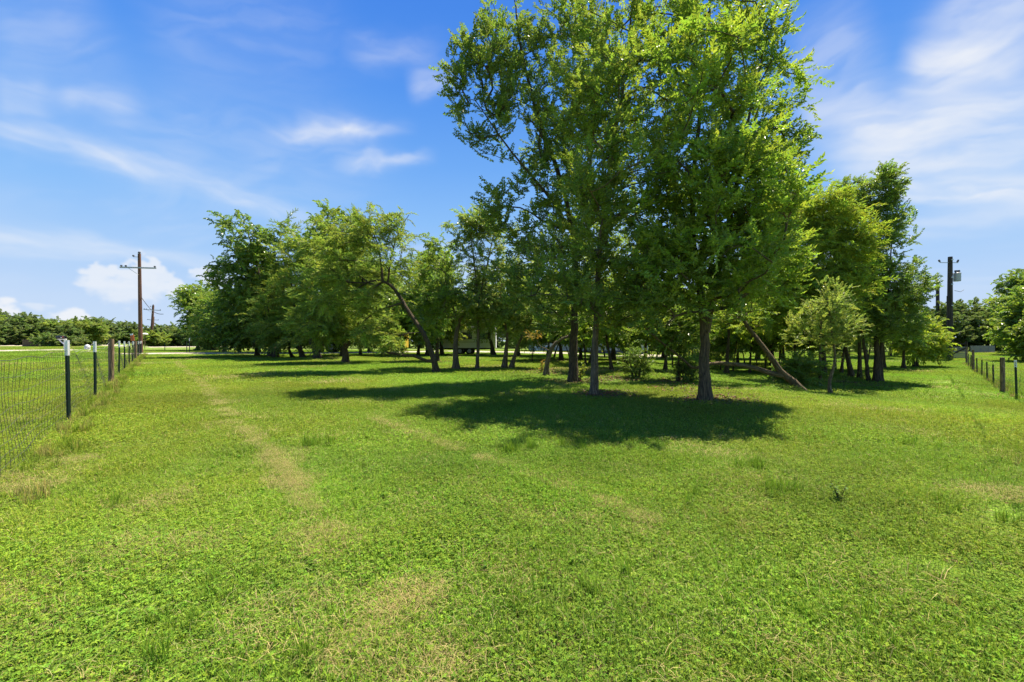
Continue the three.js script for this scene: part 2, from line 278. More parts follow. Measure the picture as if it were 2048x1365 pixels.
/* spec: base (ground point), trunks: [[world points...], r0, r1], lobes: [{c, r: Vector3, n}], type, leafMat, barkMat, per (sprays a cluster), scale */
function tree(name, label, spec, group) {
  const r = rng(treeSeed += 7), base = spec.base, g = thing(name, base, label, spec.category || 'tree', group);
  const nodes = [], tubeT = new Tube();
  for (const [pts0, r0, r1] of spec.trunks) {
    const pts = pts0.map((p) => p.clone().sub(base)), c = new THREE.CatmullRomCurve3(pts, false, 'centripetal'), n = Math.max(6, Math.round(c.getLength() / (spec.step || 0.3))), P0 = [], Rd = []; let prev = null;
    for (let i = 0; i <= n; i++) {
      const t = i / n, p = c.getPoint(t); if (i) p.add(V(rr(-1, 1, r), 0, rr(-1, 1, r)).multiplyScalar(r0 * 0.12));
      const flare = 1 + 0.45 * Math.exp(-Math.max(0, p.y) / (r0 * 1.5)) * (pts[0].y < 0.3 ? 1 : 0), rad = lerp(r0, r1, Math.pow(t, 0.85)) * (1 + 0.1 * (vnoise(t * 9 + treeSeed, 3) - 0.5)) * flare;
      P0.push(p); Rd.push(rad);
      const nd = { p, parent: prev, len: i * 0.2, trunk: true, count: 0, r: rad }; prev = nd; if (p.y > (spec.clear ?? 0.8)) nodes.push(nd);
    }
    if (pts[0].y < 0.3) { P0.unshift(P0[0].clone().add(V(0, -0.25, 0))); Rd.unshift(Rd[0] * 1.15); }
    tubeT.add(P0, Rd, spec.sides || 9, 0.09, treeSeed);
  }
  const clusters = [];
  for (const lb of spec.lobes) {
    const c = lb.c.clone().sub(base);
    for (let i = 0; i < lb.n; i++) {
      const d = V(rr(-1, 1, r), rr(-1, 1, r), rr(-1, 1, r)); if (d.lengthSq() > 1) { i--; continue; }
      const q = d.length(); d.multiplyScalar(Math.pow(q, -0.45)).multiplyScalar(Math.pow(q, 0.2)).clampLength(0, 1.08);
      const p = d.clone().multiply(lb.r).add(c); if (p.y < (spec.floor ?? 0.5)) continue;
      clusters.push(p);
    }
  }
  const near = (c) => { let b = 1e9, n = null; for (const k of nodes) { const d = k.p.distanceTo(c) + (k.p.y > c.y + 0.2 ? (k.p.y - c.y) * 0.9 : 0) + k.len * 0.22; if (d < b) { b = d; n = k; } } return [b, n]; };
  const order = clusters.map((c) => [near(c)[0], c]).sort((a, b) => a[0] - b[0]), chains = [];
  for (const [, c] of order) {
    const n = near(c)[1]; if (!n) continue;
    const span = n.p.distanceTo(c), k = clamp(Math.ceil(span / (spec.seg || 0.45)), 2, 6), bend = V(rr(-1, 1, r), rr(-0.2, 0.8, r), rr(-1, 1, r)).multiplyScalar(span * 0.13), chain = [n]; let prev = n;
    for (let i = 1; i <= k; i++) {
      const t = i / k, p = n.p.clone().lerp(c, t).addScaledVector(bend, Math.sin(Math.PI * t)).add(V(rr(-1, 1, r), rr(-1, 1, r), rr(-1, 1, r)).multiplyScalar(i < k ? span * 0.035 : 0));
      const nd = { p, parent: prev, len: n.len + span * t, count: 0 }; chain.push(nd); nodes.push(nd); prev = nd;
    }
    for (let q = prev; q; q = q.parent) q.count++;
    chains.push(chain);
  }
  const tipR = spec.tip || 0.007;
  for (const ch of chains) { const rad = ch.map((q) => tipR * Math.pow(Math.max(q.count, 1), 0.48)); rad[0] = Math.min(rad[0], rad[1] * 1.35, ch[0].r ?? 9); if (ch[0].r) for (let i = 1; i < rad.length; i++) rad[i] = Math.min(rad[i], ch[0].r * 0.8); if (!(spec.skipThin && rad[1] < spec.skipThin)) tubeT.add(ch.map((q) => q.p), rad, spec.sides ? Math.max(4, spec.sides - 3) : 5); }
  mesh('trunk', tubeT.geo(), spec.bark || M.barkBrown, g);
  const per = spec.per ?? 11, geo = sprays[spec.type || 'broad'], list = [];
  for (const ch of chains) {
    const c = ch[ch.length - 1].p, from = ch[ch.length - 2].p, out = c.clone().sub(from).normalize();
    const n = Math.round(per * rr(0.6, 1.35, r));
    for (let i = 0; i < n; i++) {
      const t = Math.pow(r(), 1.4) * 0.9, at = c.clone().lerp(from, t).add(V(rr(-1, 1, r), rr(-1, 1, r), rr(-1, 1, r)).multiplyScalar(spec.fuzz ?? 0.16));
      const dir = V(rr(-1, 1, r), rr(-0.55, 0.6, r) + (spec.lift || 0), rr(-1, 1, r)).addScaledVector(out, 0.55).normalize();
      qx.setFromUnitVectors(mx, dir);
      const up = V(0, 1, 0).applyQuaternion(qx), want = V(rr(-0.35, 0.35, r), 1, rr(-0.35, 0.35, r)).addScaledVector(dir, -dir.y).normalize(), ang = Math.atan2(V().crossVectors(up, want).dot(dir), up.dot(want));
      const q2 = new THREE.Quaternion().setFromAxisAngle(dir, ang + rr(-0.6, 0.6, r)).multiply(qx), s = (spec.scale || 1) * rr(0.7, 1.25, r);
      list.push([new THREE.Matrix4().compose(at, q2, V(s, s, s)), rr(0.72, 1.28, r), rr(0.85, 1.14, r)]);
    }
  }
  if (list.length) {
    const im = new THREE.InstancedMesh(geo, spec.leafMat || L.elm, list.length); im.name = 'crown'; im.castShadow = im.receiveShadow = true; im.userData.kind = 'stuff';
    list.forEach(([m, k, y], i) => { im.setMatrixAt(i, m); im.setColorAt(i, tint.setRGB(k * y, k, k * 0.95)); });
    sprayCount += list.length; g.add(im);
  }
  return g;
}
const LB = (px, py, rx, ry, d, n, rz) => ({ c: P(px, py, d), r: V(rx / F * d, ry / F * d, rz ?? rx / F * d), n });

// three tall trees at the front of the grove
{ const b = G(1410, 803), d = -b.z;
  tree('tall_tree', 'tallest front tree with thick forked trunk and drooping bright green leaves', { base: b, sides: 14, clear: 1.6,
    trunks: [[[b, P(1409, 740, d), P(1410, 660, d), P(1402, 590, d), P(1385, 480, d), P(1390, 330, d + .4), P(1410, 130, d + .5), P(1420, 20, d + .6)], 0.128, 0.02], [[P(1411, 665, d), P(1424, 600, d - .1), P(1450, 480, d - .2), P(1480, 330, d - .2), P(1520, 130, d)], 0.10, 0.015]],
    lobes: [LB(1420, 420, 130, 150, d + .3, 58), LB(1330, 560, 90, 70, d - .2, 31), LB(1500, 530, 95, 100, d - .2, 42), LB(1420, 585, 90, 40, d - .7, 13), LB(1400, 290, 120, 110, d + .2, 35), LB(1490, 200, 90, 120, d, 26), LB(1430, 90, 100, 100, d + .4, 30), LB(1542, 330, 55, 90, d - .1, 22), LB(1535, 450, 60, 80, d - .4, 22), LB(1510, 70, 60, 70, d + .2, 10), LB(1500, 380, 100, 90, d - .6, 36), LB(1580, 190, 35, 40, d, 4), LB(1370, -60, 160, 70, d + .5, 26), LB(1550, 540, 40, 80, d - .3, 19), LB(1430, 240, 110, 110, d - 1.5, 26), LB(1480, 380, 110, 80, d - 1.7, 27), LB(1400, 110, 90, 70, d - 1.4, 16), LB(1340, 430, 90, 110, d - .5, 31), LB(1450, 500, 120, 90, d - 1.1, 36), LB(1330, 630, 50, 30, d - .7, 9)],
    type: 'frond', leafMat: L.front, bark: M.barkBrown, per: 9, lift: 0.3 }); }
{ const b = G(1188, 792), d = -b.z;
  tree('tall_tree', 'straight grey trunked front tree just left of the thick forked one', { base: b, sides: 12, clear: 1.7,
    trunks: [[[b, P(1189, 720, d), P(1193, 640, d), P(1200, 500, d), P(1222, 330, d + .2), P(1250, 150, d + .3), P(1265, 10, d + .3)], 0.10, 0.02]],
    lobes: [LB(1200, 580, 110, 75, d - .3, 39), LB(1265, 450, 115, 110, d, 55), LB(1215, 320, 105, 100, d, 42), LB(1280, 200, 100, 100, d + .1, 29), LB(1320, 80, 90, 90, d + .3, 22), LB(1230, 70, 80, 90, d + .3, 16), LB(1130, 590, 80, 70, d, 23), LB(1190, 450, 80, 80, d - .6, 23), LB(1250, -50, 130, 60, d + .3, 17), LB(1180, 240, 80, 90, d - .4, 22), LB(1170, 120, 60, 70, d, 14), LB(1340, 150, 80, 90, d, 22), LB(1240, 610, 90, 50, d + .3, 27), LB(1120, 500, 70, 90, d + .5, 20), LB(1250, 330, 100, 90, d - 1.5, 23), LB(1230, 180, 80, 80, d - 1.3, 13), LB(1300, 560, 70, 80, d + .6, 27)],
    type: 'broad', leafMat: L.elm, bark: M.barkGrey, per: 9, lift: 0.3 }); }
{ const b = G(1146, 766), d = -b.z;
  tree('tall_tree', 'tall dark trunked tree behind, its open branches reaching far left over sky', { base: b, sides: 12, clear: 2,
    trunks: [[[b, P(1147, 690, d), P(1150, 600, d), P(1148, 480, d), P(1120, 360, d), P(1075, 230, d - .3), P(1040, 90, d - .3), P(1030, 0, d)], 0.15, 0.02], [[P(1149, 520, d), P(1175, 380, d + .4), P(1185, 220, d + .6), P(1170, 60, d + .6)], 0.08, 0.015], [[P(1146, 470, d), P(1095, 390, d - .6), P(1020, 300, d - 1), P(950, 200, d - .8)], 0.06, 0.012]],
    lobes: [LB(1110, 550, 110, 90, d, 39), LB(1060, 420, 100, 55, d - .4, 31), LB(985, 430, 40, 40, d - .4, 9), LB(1060, 280, 100, 80, d - .4, 27), LB(965, 200, 65, 75, d - .6, 19), LB(990, 100, 55, 60, d - .4, 12), LB(1090, 130, 85, 80, d, 21), LB(985, 25, 40, 38, d - .2, 6), LB(1100, 30, 70, 40, d + .2, 11), LB(1170, 340, 100, 100, d + .3, 32), LB(1180, 150, 80, 90, d + .5, 18), LB(940, 150, 30, 45, d - .4, 4), LB(1040, 560, 70, 60, d - .3, 16), LB(1125, 240, 80, 80, d + .2, 26), LB(1130, 110, 70, 70, d + .3, 20), LB(1090, 350, 80, 60, d, 22), LB(1160, 20, 70, 50, d + .4, 14), LB(1040, 90, 50, 60, d, 14), LB(922, 130, 34, 70, d - .5, 12), LB(1000, 150, 60, 60, d - .3, 18), LB(915, 200, 25, 30, d - .6, 7), LB(1040, 200, 80, 60, d - .6, 20), LB(960, 290, 35, 30, d - .5, 4), LB(1080, 620, 90, 50, d + .5, 27), LB(1200, 470, 110, 110, d + 1, 36), LB(1090, 480, 90, 50, d, 22)],
    type: 'broad', leafMat: L.deep, bark: M.barkDark, per: 9, scale: 1.1, lift: 0.35 }); }

// right of the front trees
{ const b = G(1662, 791), d = -b.z;
  tree('small_tree', 'small crooked tree with pale round leaves standing alone in front of the grove', { base: b, sides: 9, clear: 0.7, trunks: [[[b, P(1659, 765, d), P(1668, 735, d), P(1670, 705, d), P(1664, 660, d), P(1655, 600, d)], 0.055, 0.012]],
    lobes: [LB(1650, 592, 42, 28, d + .2, 16), LB(1680, 620, 40, 30, d, 14), LB(1610, 630, 36, 30, d, 12), LB(1655, 645, 50, 45, d, 25), LB(1615, 665, 40, 30, d + .3, 12), LB(1700, 655, 26, 18, d - .2, 7), LB(1645, 620, 40, 25, d, 9), LB(1670, 690, 40, 22, d, 10)], type: 'broad', leafMat: L.grey, bark: M.barkGrey, per: 9, fuzz: 0.14, tip: 0.004, scale: 0.62, lift: 0.2 }); }
{ const b = G(1602, 783), d = -b.z;
  tree('leaning_tree', 'mossy split tree leaning left with one limb lying low along the grass', { base: b, sides: 11, clear: 1.2,
    trunks: [[[b, P(1585, 763, d), P(1560, 742, d), P(1540, 712, d), P(1512, 675, d + .2), P(1485, 635, d + .4), P(1470, 590, d + .5)], 0.12, 0.04], [[P(1572, 752, d), P(1545, 748, d), P(1520, 740, d), P(1490, 732, d), P(1455, 728, d), P(1425, 727, d), P(1400, 735, d), P(1385, 736, d), P(1365, 718, d), P(1335, 695, d), P(1300, 665, d), P(1285, 650, d)], 0.085, 0.02]],
    lobes: [LB(1470, 585, 80, 60, d + .6, 32), LB(1300, 640, 70, 40, d, 14), LB(1440, 640, 60, 35, d + .5, 10)], type: 'broad', leafMat: L.elm, bark: M.barkBrown, per: 9, floor: 1 }); }
{ const b = G(1754, 765), d = -b.z;
  tree('grove_tree', 'tall dense dark tree at the right end of the grove', { base: b, sides: 10, clear: 1.5, trunks: [[[b, P(1754, 700, d), P(1750, 620, d), P(1745, 500, d), P(1740, 380, d)], 0.14, 0.02], [[G(1763, 765), P(1763, 700, d), P(1775, 600, d), P(1785, 480, d)], 0.09, 0.02], [[G(1738, 764), P(1730, 700, d), P(1715, 600, d), P(1700, 500, d)], 0.08, 0.02]],
    lobes: [LB(1745, 390, 55, 50, d, 44), LB(1720, 470, 75, 70, d, 65), LB(1775, 470, 45, 70, d, 44), LB(1790, 570, 55, 60, d, 61), LB(1740, 580, 80, 70, d - .3, 68), LB(1812, 600, 28, 40, d, 20), LB(1700, 400, 40, 40, d + .3, 24), LB(1760, 650, 70, 35, d, 37), LB(1780, 380, 25, 35, d, 10), LB(1700, 640, 60, 40, d, 27)], type: 'broad', leafMat: L.deep, bark: M.barkDark, per: 11, scale: 1.15 }); }
{ const b = G(1640, 776), d = -b.z;
  tree('grove_tree', 'yellow green leafed tree between the tall dark tree and the front pair', { base: b, sides: 8, trunks: [[[b, P(1641, 700, d), P(1644, 580, d), P(1650, 450, d)], 0.06, 0.015]],
    lobes: [LB(1650, 425, 55, 50, d, 40), LB(1690, 470, 45, 60, d - .3, 30), LB(1610, 420, 40, 50, d, 20), LB(1640, 510, 75, 65, d, 54), LB(1590, 480, 60, 70, d, 39), LB(1620, 590, 80, 50, d, 51), LB(1570, 600, 60, 60, d, 39), LB(1680, 570, 50, 50, d - .3, 27)], type: 'feather', leafMat: L.lime, per: 9, scale: 1.25 }); }

// trees left of the front group
{ const b = G(873, 746), d = -b.z;
  tree('leaning_tree', 'dark trunked tree arching far to the left with feathery leaves', { base: b, sides: 11, clear: 1.6,
    trunks: [[[b, P(866, 715, d), P(848, 670, d), P(820, 628, d), P(800, 595, d), P(782, 572, d), P(760, 562, d), P(735, 565, d), P(705, 585, d)], 0.13, 0.025], [[P(868, 722, d), P(850, 722, d - .1), P(830, 712, d - .2), P(812, 712, d - .2), P(785, 707, d), P(768, 703, d), P(760, 688, d)], 0.075, 0.04], [[P(806, 605, d), P(785, 612, d), P(755, 622, d), P(725, 645, d)], 0.05, 0.02], [[P(765, 563, d), P(762, 530, d + .2), P(755, 490, d + .3), P(740, 450, d + .4)], 0.06, 0.015], [[P(775, 568, d), P(785, 500, d + .3), P(805, 450, d + .5), P(818, 430, d + .5)], 0.04, 0.01]],
    lobes: [LB(720, 520, 75, 60, d, 40), LB(690, 470, 55, 45, d + .4, 22), LB(760, 460, 60, 40, d + .5, 20), LB(690, 580, 60, 45, d, 22), LB(800, 450, 30, 26, d + .5, 4), LB(740, 600, 60, 30, d, 14), LB(760, 660, 35, 25, d, 10), LB(790, 680, 35, 20, d - .2, 8), LB(800, 520, 35, 40, d + .4, 8), LB(650, 520, 40, 50, d + .3, 14)], type: 'feather', leafMat: L.mesquite, bark: M.barkDark, per: 9, scale: 1.2 }); }
{ const b = G(912, 739), d = -b.z;
  tree('grove_tree', 'tree with trunk hooking right at the top, beside the arching one', { base: b, sides: 9, clear: 1.8, trunks: [[[b, P(911, 700, d), P(914, 660, d), P(922, 635, d), P(945, 618, d), P(975, 610, d)], 0.15, 0.03], [[P(916, 655, d), P(905, 610, d + .3), P(890, 560, d + .5)], 0.07, 0.02]],
    lobes: [LB(880, 560, 55, 55, d + .6, 34), LB(910, 610, 50, 35, d, 20), LB(960, 620, 40, 30, d, 12), LB(860, 620, 45, 35, d + .5, 18)], type: 'broad', leafMat: L.deep, bark: M.barkGrey, per: 10, scale: 1.4 }); }
{ const b = G(954, 739), d = -b.z;
  tree('grove_tree', 'thin upright tree with sparse greyish leaves and bare branches against the sky', { base: b, sides: 8, clear: 2, trunks: [[[b, P(956, 690, d), P(955, 620, d), P(952, 560, d), P(945, 500, d), P(935, 440, d)], 0.09, 0.015], [[P(957, 600, d), P(972, 540, d), P(985, 480, d), P(995, 440, d)], 0.05, 0.012]],
    lobes: [LB(930, 470, 36, 40, d, 22), LB(960, 450, 30, 30, d, 12), LB(990, 470, 30, 40, d, 16), LB(960, 530, 45, 45, d, 14), LB(945, 600, 50, 35, d, 16)], type: 'round', leafMat: L.grey, bark: M.barkGrey, per: 12, scale: 1.7, fuzz: 0.2 }); }
{ const b = G(1008, 738), d = -b.z, b2 = G(1022, 738);
  tree('grove_tree', 'twin stemmed tree forking low with small grey green leaves', { base: b, sides: 9, clear: 1.3, trunks: [[[b, P(1011, 710, d), P(1014, 680, d), P(1010, 640, d), P(1000, 590, d)], 0.13, 0.03], [[b2, P(1030, 710, d), P(1038, 685, d), P(1052, 660, d), P(1068, 630, d)], 0.11, 0.03]],
    lobes: [LB(1000, 580, 50, 50, d, 34), LB(1045, 600, 50, 50, d, 30), LB(1000, 640, 50, 30, d, 20), LB(1060, 650, 40, 28, d, 14), LB(1030, 540, 45, 40, d + .5, 18)], type: 'round', leafMat: L.grey, bark: M.barkGrey, per: 13, scale: 1.8, fuzz: 0.2 }); }
{ const b = G(1092, 752), d = -b.z;
  tree('leaning_tree', 'bare bent trunk curving right with a snapped top', { base: b, sides: 10, clear: 1.0, trunks: [[[b, P(1094, 730, d), P(1099, 706, d), P(1108, 690, d), P(1122, 679, d), P(1137, 673, d)], 0.1, 0.05], [[P(1100, 702, d), P(1090, 697, d), P(1079, 692, d), P(1074, 680, d)], 0.02, 0.008]],
    lobes: [LB(1070, 672, 14, 10, d, 3)], type: 'round', leafMat: L.rust, bark: M.barkGrey, per: 6 }); }
{ const b = G(692, 727), d = -b.z;
  tree('grove_tree', 'stout low forking tree standing nearest at the left of the grove', { base: b, sides: 9, clear: 1.2, trunks: [[[b, P(691, 705, d), P(688, 685, d), P(680, 640, d), P(660, 580, d)], 0.2, 0.04], [[P(691, 697, d), P(702, 680, d), P(715, 650, d), P(730, 620, d)], 0.12, 0.03]],
    lobes: [LB(660, 580, 60, 60, d, 40), LB(700, 620, 60, 45, d, 30), LB(640, 640, 50, 35, d, 20), LB(690, 520, 55, 45, d + .6, 22), LB(720, 670, 35, 20, d, 10), LB(650, 668, 50, 20, d - .5, 18), LB(740, 640, 45, 30, d + .6, 14)], type: 'feather', leafMat: L.mesquite, bark: M.barkBrown, per: 10, scale: 1.7, fuzz: 0.25 }); }
{ const b = G(543, 715), d = -b.z;
  tree('grove_tree', 'tall dark green tree forming the left shoulder of the grove', { base: b, sides: 8, clear: 1.6, step: .6, trunks: [[[b, P(543, 690, d), P(535, 620, d), P(510, 520, d), P(492, 450, d)], 0.3, 0.04], [[G(552, 716), P(551, 690, d), P(560, 640, d), P(570, 560, d)], 0.2, 0.04]],
    lobes: [LB(490, 480, 42, 42, d, 26), LB(460, 560, 40, 50, d, 30), LB(510, 560, 55, 60, d, 46), LB(455, 640, 40, 45, d, 34), LB(510, 640, 55, 45, d, 40), LB(540, 500, 45, 45, d, 26), LB(455, 450, 24, 14, d, 5), LB(465, 672, 45, 20, d, 22), LB(525, 672, 45, 18, d, 18)], type: 'mid', leafMat: L.deep, bark: M.barkDark, per: 11, scale: 1.25, fuzz: 0.35 }); }
{ const b = G(606, 717), d = -b.z;
  tree('grove_tree', 'olive leafed tree with pale bare twigs hanging at its left side', { base: b, sides: 8, clear: 1.5, step: .6, trunks: [[[b, P(600, 700, d), P(596, 680, d), P(590, 620, d), P(580, 550, d)], 0.2, 0.04], [[G(585, 716), P(578, 700, d), P(583, 670, d), P(600, 600, d)], 0.13, 0.03]],
    lobes: [LB(560, 610, 55, 55, d, 36), LB(610, 580, 60, 60, d, 40), LB(590, 520, 55, 40, d + 1, 26), LB(560, 660, 45, 28, d, 18), LB(620, 650, 50, 30, d, 18), LB(590, 465, 30, 25, d + 1, 6), LB(585, 672, 50, 16, d, 18)], type: 'feather', leafMat: L.mesquite, bark: M.barkDark, per: 9, scale: 2.1, fuzz: 0.35 }); }
{ const b = G(633, 719), d = -b.z;
  tree('grove_tree', 'tree on black slanting stems with a leafy spire above the left grove', { base: b, sides: 8, clear: 1.5, step: .6, trunks: [[[b, P(629, 700, d), P(620, 680, d), P(625, 620, d), P(645, 500, d), P(655, 430, d)], 0.2, 0.03], [[G(641, 719), P(634, 700, d), P(622, 680, d), P(600, 655, d)], 0.14, 0.03]],
    lobes: [LB(655, 440, 28, 34, d, 16), LB(640, 510, 50, 45, d, 34), LB(690, 470, 45, 35, d + 1, 20), LB(620, 560, 50, 40, d, 26), LB(680, 555, 50, 45, d, 26), LB(590, 470, 26, 20, d, 6), LB(655, 640, 55, 35, d + .8, 26)], type: 'mid', leafMat: L.elm, bark: M.barkDark, per: 10, scale: 1.15, fuzz: 0.35 }); }

// simpler trees further in: [px, base py, top py, crown centre px, half width px, crown bottom py, leaf, trunk radius, lean px, label]
const ORD = ['first', 'second', 'third', 'fourth', 'fifth', 'sixth', 'seventh', 'eighth', 'ninth', 'tenth', 'eleventh', 'twelfth', 'thirteenth', 'fourteenth', 'fifteenth'];
function plainTree(name, label, group, px, py, top, cpx, hw, bot, kind, r0, lean = 0, per = 8) {
  const b = G(px, py), d = -b.z, rnd = rng(px * 13 + py), lobes = [], n = 6, k = d / F;
  for (let i = 0; i < n; i++) { const t = (i + 0.5) / n, y = lerp(bot - 12, top + 12, t), w = hw * (0.55 + 0.5 * Math.sin(Math.PI * Math.min(1, t * 0.9 + 0.1))) * rr(0.7, 1.05, rnd), x = cpx + rr(-0.45, 0.45, rnd) * hw * (1 - t * 0.5); const ry = Math.max(10, (bot - top) / n * rr(0.9, 1.3, rnd)); lobes.push(LB(x, y, w, ry, d + rr(-0.5, 0.5, rnd) * hw * k, Math.round(clamp(w * ry * k * k * 12, 9, 44)), w * k)); }
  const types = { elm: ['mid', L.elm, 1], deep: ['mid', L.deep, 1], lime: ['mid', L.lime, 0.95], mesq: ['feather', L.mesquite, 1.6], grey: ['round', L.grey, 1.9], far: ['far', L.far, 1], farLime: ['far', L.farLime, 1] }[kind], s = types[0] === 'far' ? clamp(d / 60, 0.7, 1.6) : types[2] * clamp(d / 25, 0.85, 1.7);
  const mid = lerp(py, bot, 0.9), trunks = [[[b, P(px + lean * 0.3, lerp(py, mid, 0.5), d), P(px + lean * 0.7, mid, d), P(lerp(px + lean, cpx, 0.5), lerp(bot, top, 0.35), d), P(cpx, lerp(bot, top, 0.8), d)], r0, r0 * 0.2]];
  return tree(name, label, { base: b, trunks, lobes, type: types[0], leafMat: types[1], bark: M.barkDark, per, scale: s, fuzz: 0.12 + d * 0.01, sides: 7, step: d > 40 ? 1 : 0.5, seg: d > 40 ? 1.2 : 0.6, tip: 0.005 + d * 0.0002, clear: 1.2, skipThin: d > 50 ? 0.03 : 0 }, group);
}
const GR = 'slim trees deep in the grove';
for (const [px, py, top, cpx, hw, bot, kind, r0, lean, label] of [
  [395, 701, 570, 402, 42, 690, 'elm', 0.3, 0, 'rounded tree standing apart left of the grove beside the drive'],
  [425, 702, 600, 436, 40, 695, 'mesq', 0.25, 0, 'bushy tree between the rounded tree and the tall left shoulder tree'],
  [514, 713, 520, 530, 55, 690, 'elm', 0.22, 0, 'straight trunk just left of the dark shoulder tree pair'],
  [740, 706, 520, 745, 60, 680, 'mesq', 0.3, 0, 'dark single trunk behind the arching tree near the drive'],
  [856, 713, 490, 862, 48, 680, 'elm', 0.24, 0, 'bushy tree topping out between the arching tree and sparse tree'],
  [874, 724, 545, 868, 50, 670, 'deep', 0.15, 0, 'dark stem directly in front of the white trailer'],
  [988, 712, 560, 985, 50, 665, 'mesq', 0.2, -14, 'tree leaning left behind the sparse upright tree'],
  [1122, 723, 560, 1100, 66, 690, 'deep', 0.17, -2, 'dark stem left of the pale house wall'],
  [1161, 720, 575, 1165, 61, 690, 'elm', 0.16, 0, 'shaded stem behind the dark tall trunk'],
  [1183, 728, 560, 1200, 61, 692, 'deep', 0.15, 3, 'thin stem between the two left front trunks'],
  [1227, 722, 560, 1230, 66, 685, 'deep', 0.2, 0, 'brown stem right of the straight grey front trunk'],
  [1224, 744, 590, 1210, 56, 680, 'elm', 0.08, -14, 'pale crooked stem leaning behind the straight grey front tree'],
  [1252, 738, 560, 1260, 66, 690, 'elm', 0.1, 0, 'left stem above the dark bush'],
  [1290, 742, 560, 1300, 66, 685, 'deep', 0.1, 2, 'right stem above the dark bush'],
  [1331, 743, 570, 1330, 61, 695, 'elm', 0.1, 2, 'slim stem between dark bush and thick forked trunk'],
  [1356, 765, 600, 1350, 51, 700, 'deep', 0.055, 6, 'very thin stem just left of the thick forked trunk'],
  [1453, 752, 540, 1460, 66, 685, 'lime', 0.12, 6, 'dark stem crossing behind the low lying limb'],
  [1476, 733, 560, 1480, 61, 690, 'elm', 0.12, 0, 'far stem seen above the low lying limb'],
  [1500, 748, 560, 1510, 61, 690, 'deep', 0.07, 4, 'thin dark stem left of the mossy leaning trunk'],
  [1545, 748, 520, 1550, 71, 690, 'elm', 0.16, 0, 'dark trunk rising right behind the mossy leaning trunk'],
  [1561, 735, 540, 1580, 66, 690, 'lime', 0.11, 0, 'slim trunk right of the mossy leaning trunk'],
  [1590, 740, 560, 1600, 61, 695, 'elm', 0.09, 0, 'slim stem left of the small pale leafed tree'],
  [1646, 750, 540, 1640, 55, 680, 'deep', 0.16, 3, 'dark trunk directly behind the small pale leafed tree'],
  [1703, 755, 520, 1690, 55, 680, 'elm', 0.13, -20, 'dark trunk leaning left beside the tall dark right tree'],
  [1720, 758, 500, 1716, 50, 670, 'deep', 0.1, 0, 'upright stem left of the tall dark right tree'],
  [1808, 738, 612, 1806, 36, 705, 'elm', 0.12, 0, 'straight small tree in the open at the right edge'],
  [1829, 735, 640, 1836, 34, 712, 'lime', 0.1, -3, 'bright leafy low tree beside the right grass lane'],
  [1835, 734, 652, 1858, 24, 716, 'lime', 0.1, 0, 'bright leafy low tree with leaves almost touching the lane'],
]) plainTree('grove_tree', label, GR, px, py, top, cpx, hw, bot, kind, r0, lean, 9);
{ const rnd = rng(79), low = [[470, 709], [668, 712], [782, 713], [1064, 724], [1152, 730], [1250, 728], [1346, 738], [1442, 742], [1530, 744], [1620, 738], [1700, 744]];
  low.forEach(([px, py], i) => plainTree('understory_shrub', `${i < 3 ? ORD[i] : ORD[i - 3]} from left of the low leafy saplings shading the ${i < 3 ? 'left' : 'central'} grove floor`, 'low saplings in the grove', px, py, rr(632, 652, rnd), px + rr(-8, 8, rnd), rr(20, 30, rnd), py - rr(24, 44, rnd), ['deep', 'elm', 'grey', 'mesq'][i % 4], rr(0.03, 0.05, rnd), rr(-6, 6, rnd), 7)); }
{ const rnd = rng(78), extra = [[1108, 716], [1140, 722], [1172, 733], [1210, 716], [1246, 729], [1262, 716], [1305, 728], [1345, 732], [1436, 738], [1466, 745], [1490, 728], [1515, 736], [1532, 728], [1570, 750], [1608, 728], [1617, 742], [1672, 740], [1683, 748], [1733, 742], [1770, 738]];
  extra.forEach(([px, py], i) => plainTree('grove_tree', `${i < 8 ? ORD[i] : ORD[i - 8]} from left of the thin bare stems ${i < 8 ? 'left' : 'right'} of the thick forked trunk`, 'thin bare stems', px, py, 580 + rr(-20, 20, rnd), px + rr(-12, 12, rnd), rr(30, 42, rnd), rr(668, 690, rnd), ['deep', 'elm', 'grey', 'lime'][i % 4], rr(0.035, 0.08, rnd), rr(-14, 14, rnd), 8)); }
{ const rnd = rng(77);
  for (let i = 0; i < 26; i++) { const px = i < 12 ? lerp(450, 880, i / 11) + rr(-12, 12, rnd) : lerp(1050, 1790, (i - 12) / 13) + rr(-14, 14, rnd), py = rr(705, 716, rnd) + (px > 1300 ? 8 : 0), bot = rr(664, 684, rnd);
    plainTree('grove_tree', i < 12 ? `${ORD[i]} from left of the slim shaded stems back by the drive` : `${ORD[i - 12]} from left of the slim stems behind the right grove`, 'slim shaded stems far back', px, py, rr(565, 620, rnd), px + rr(-10, 10, rnd), rr(34, 48, rnd), bot, ['deep', 'elm', 'mesq', 'lime'][i % 4], rr(0.1, 0.2, rnd), rr(-8, 8, rnd), 7); }
}

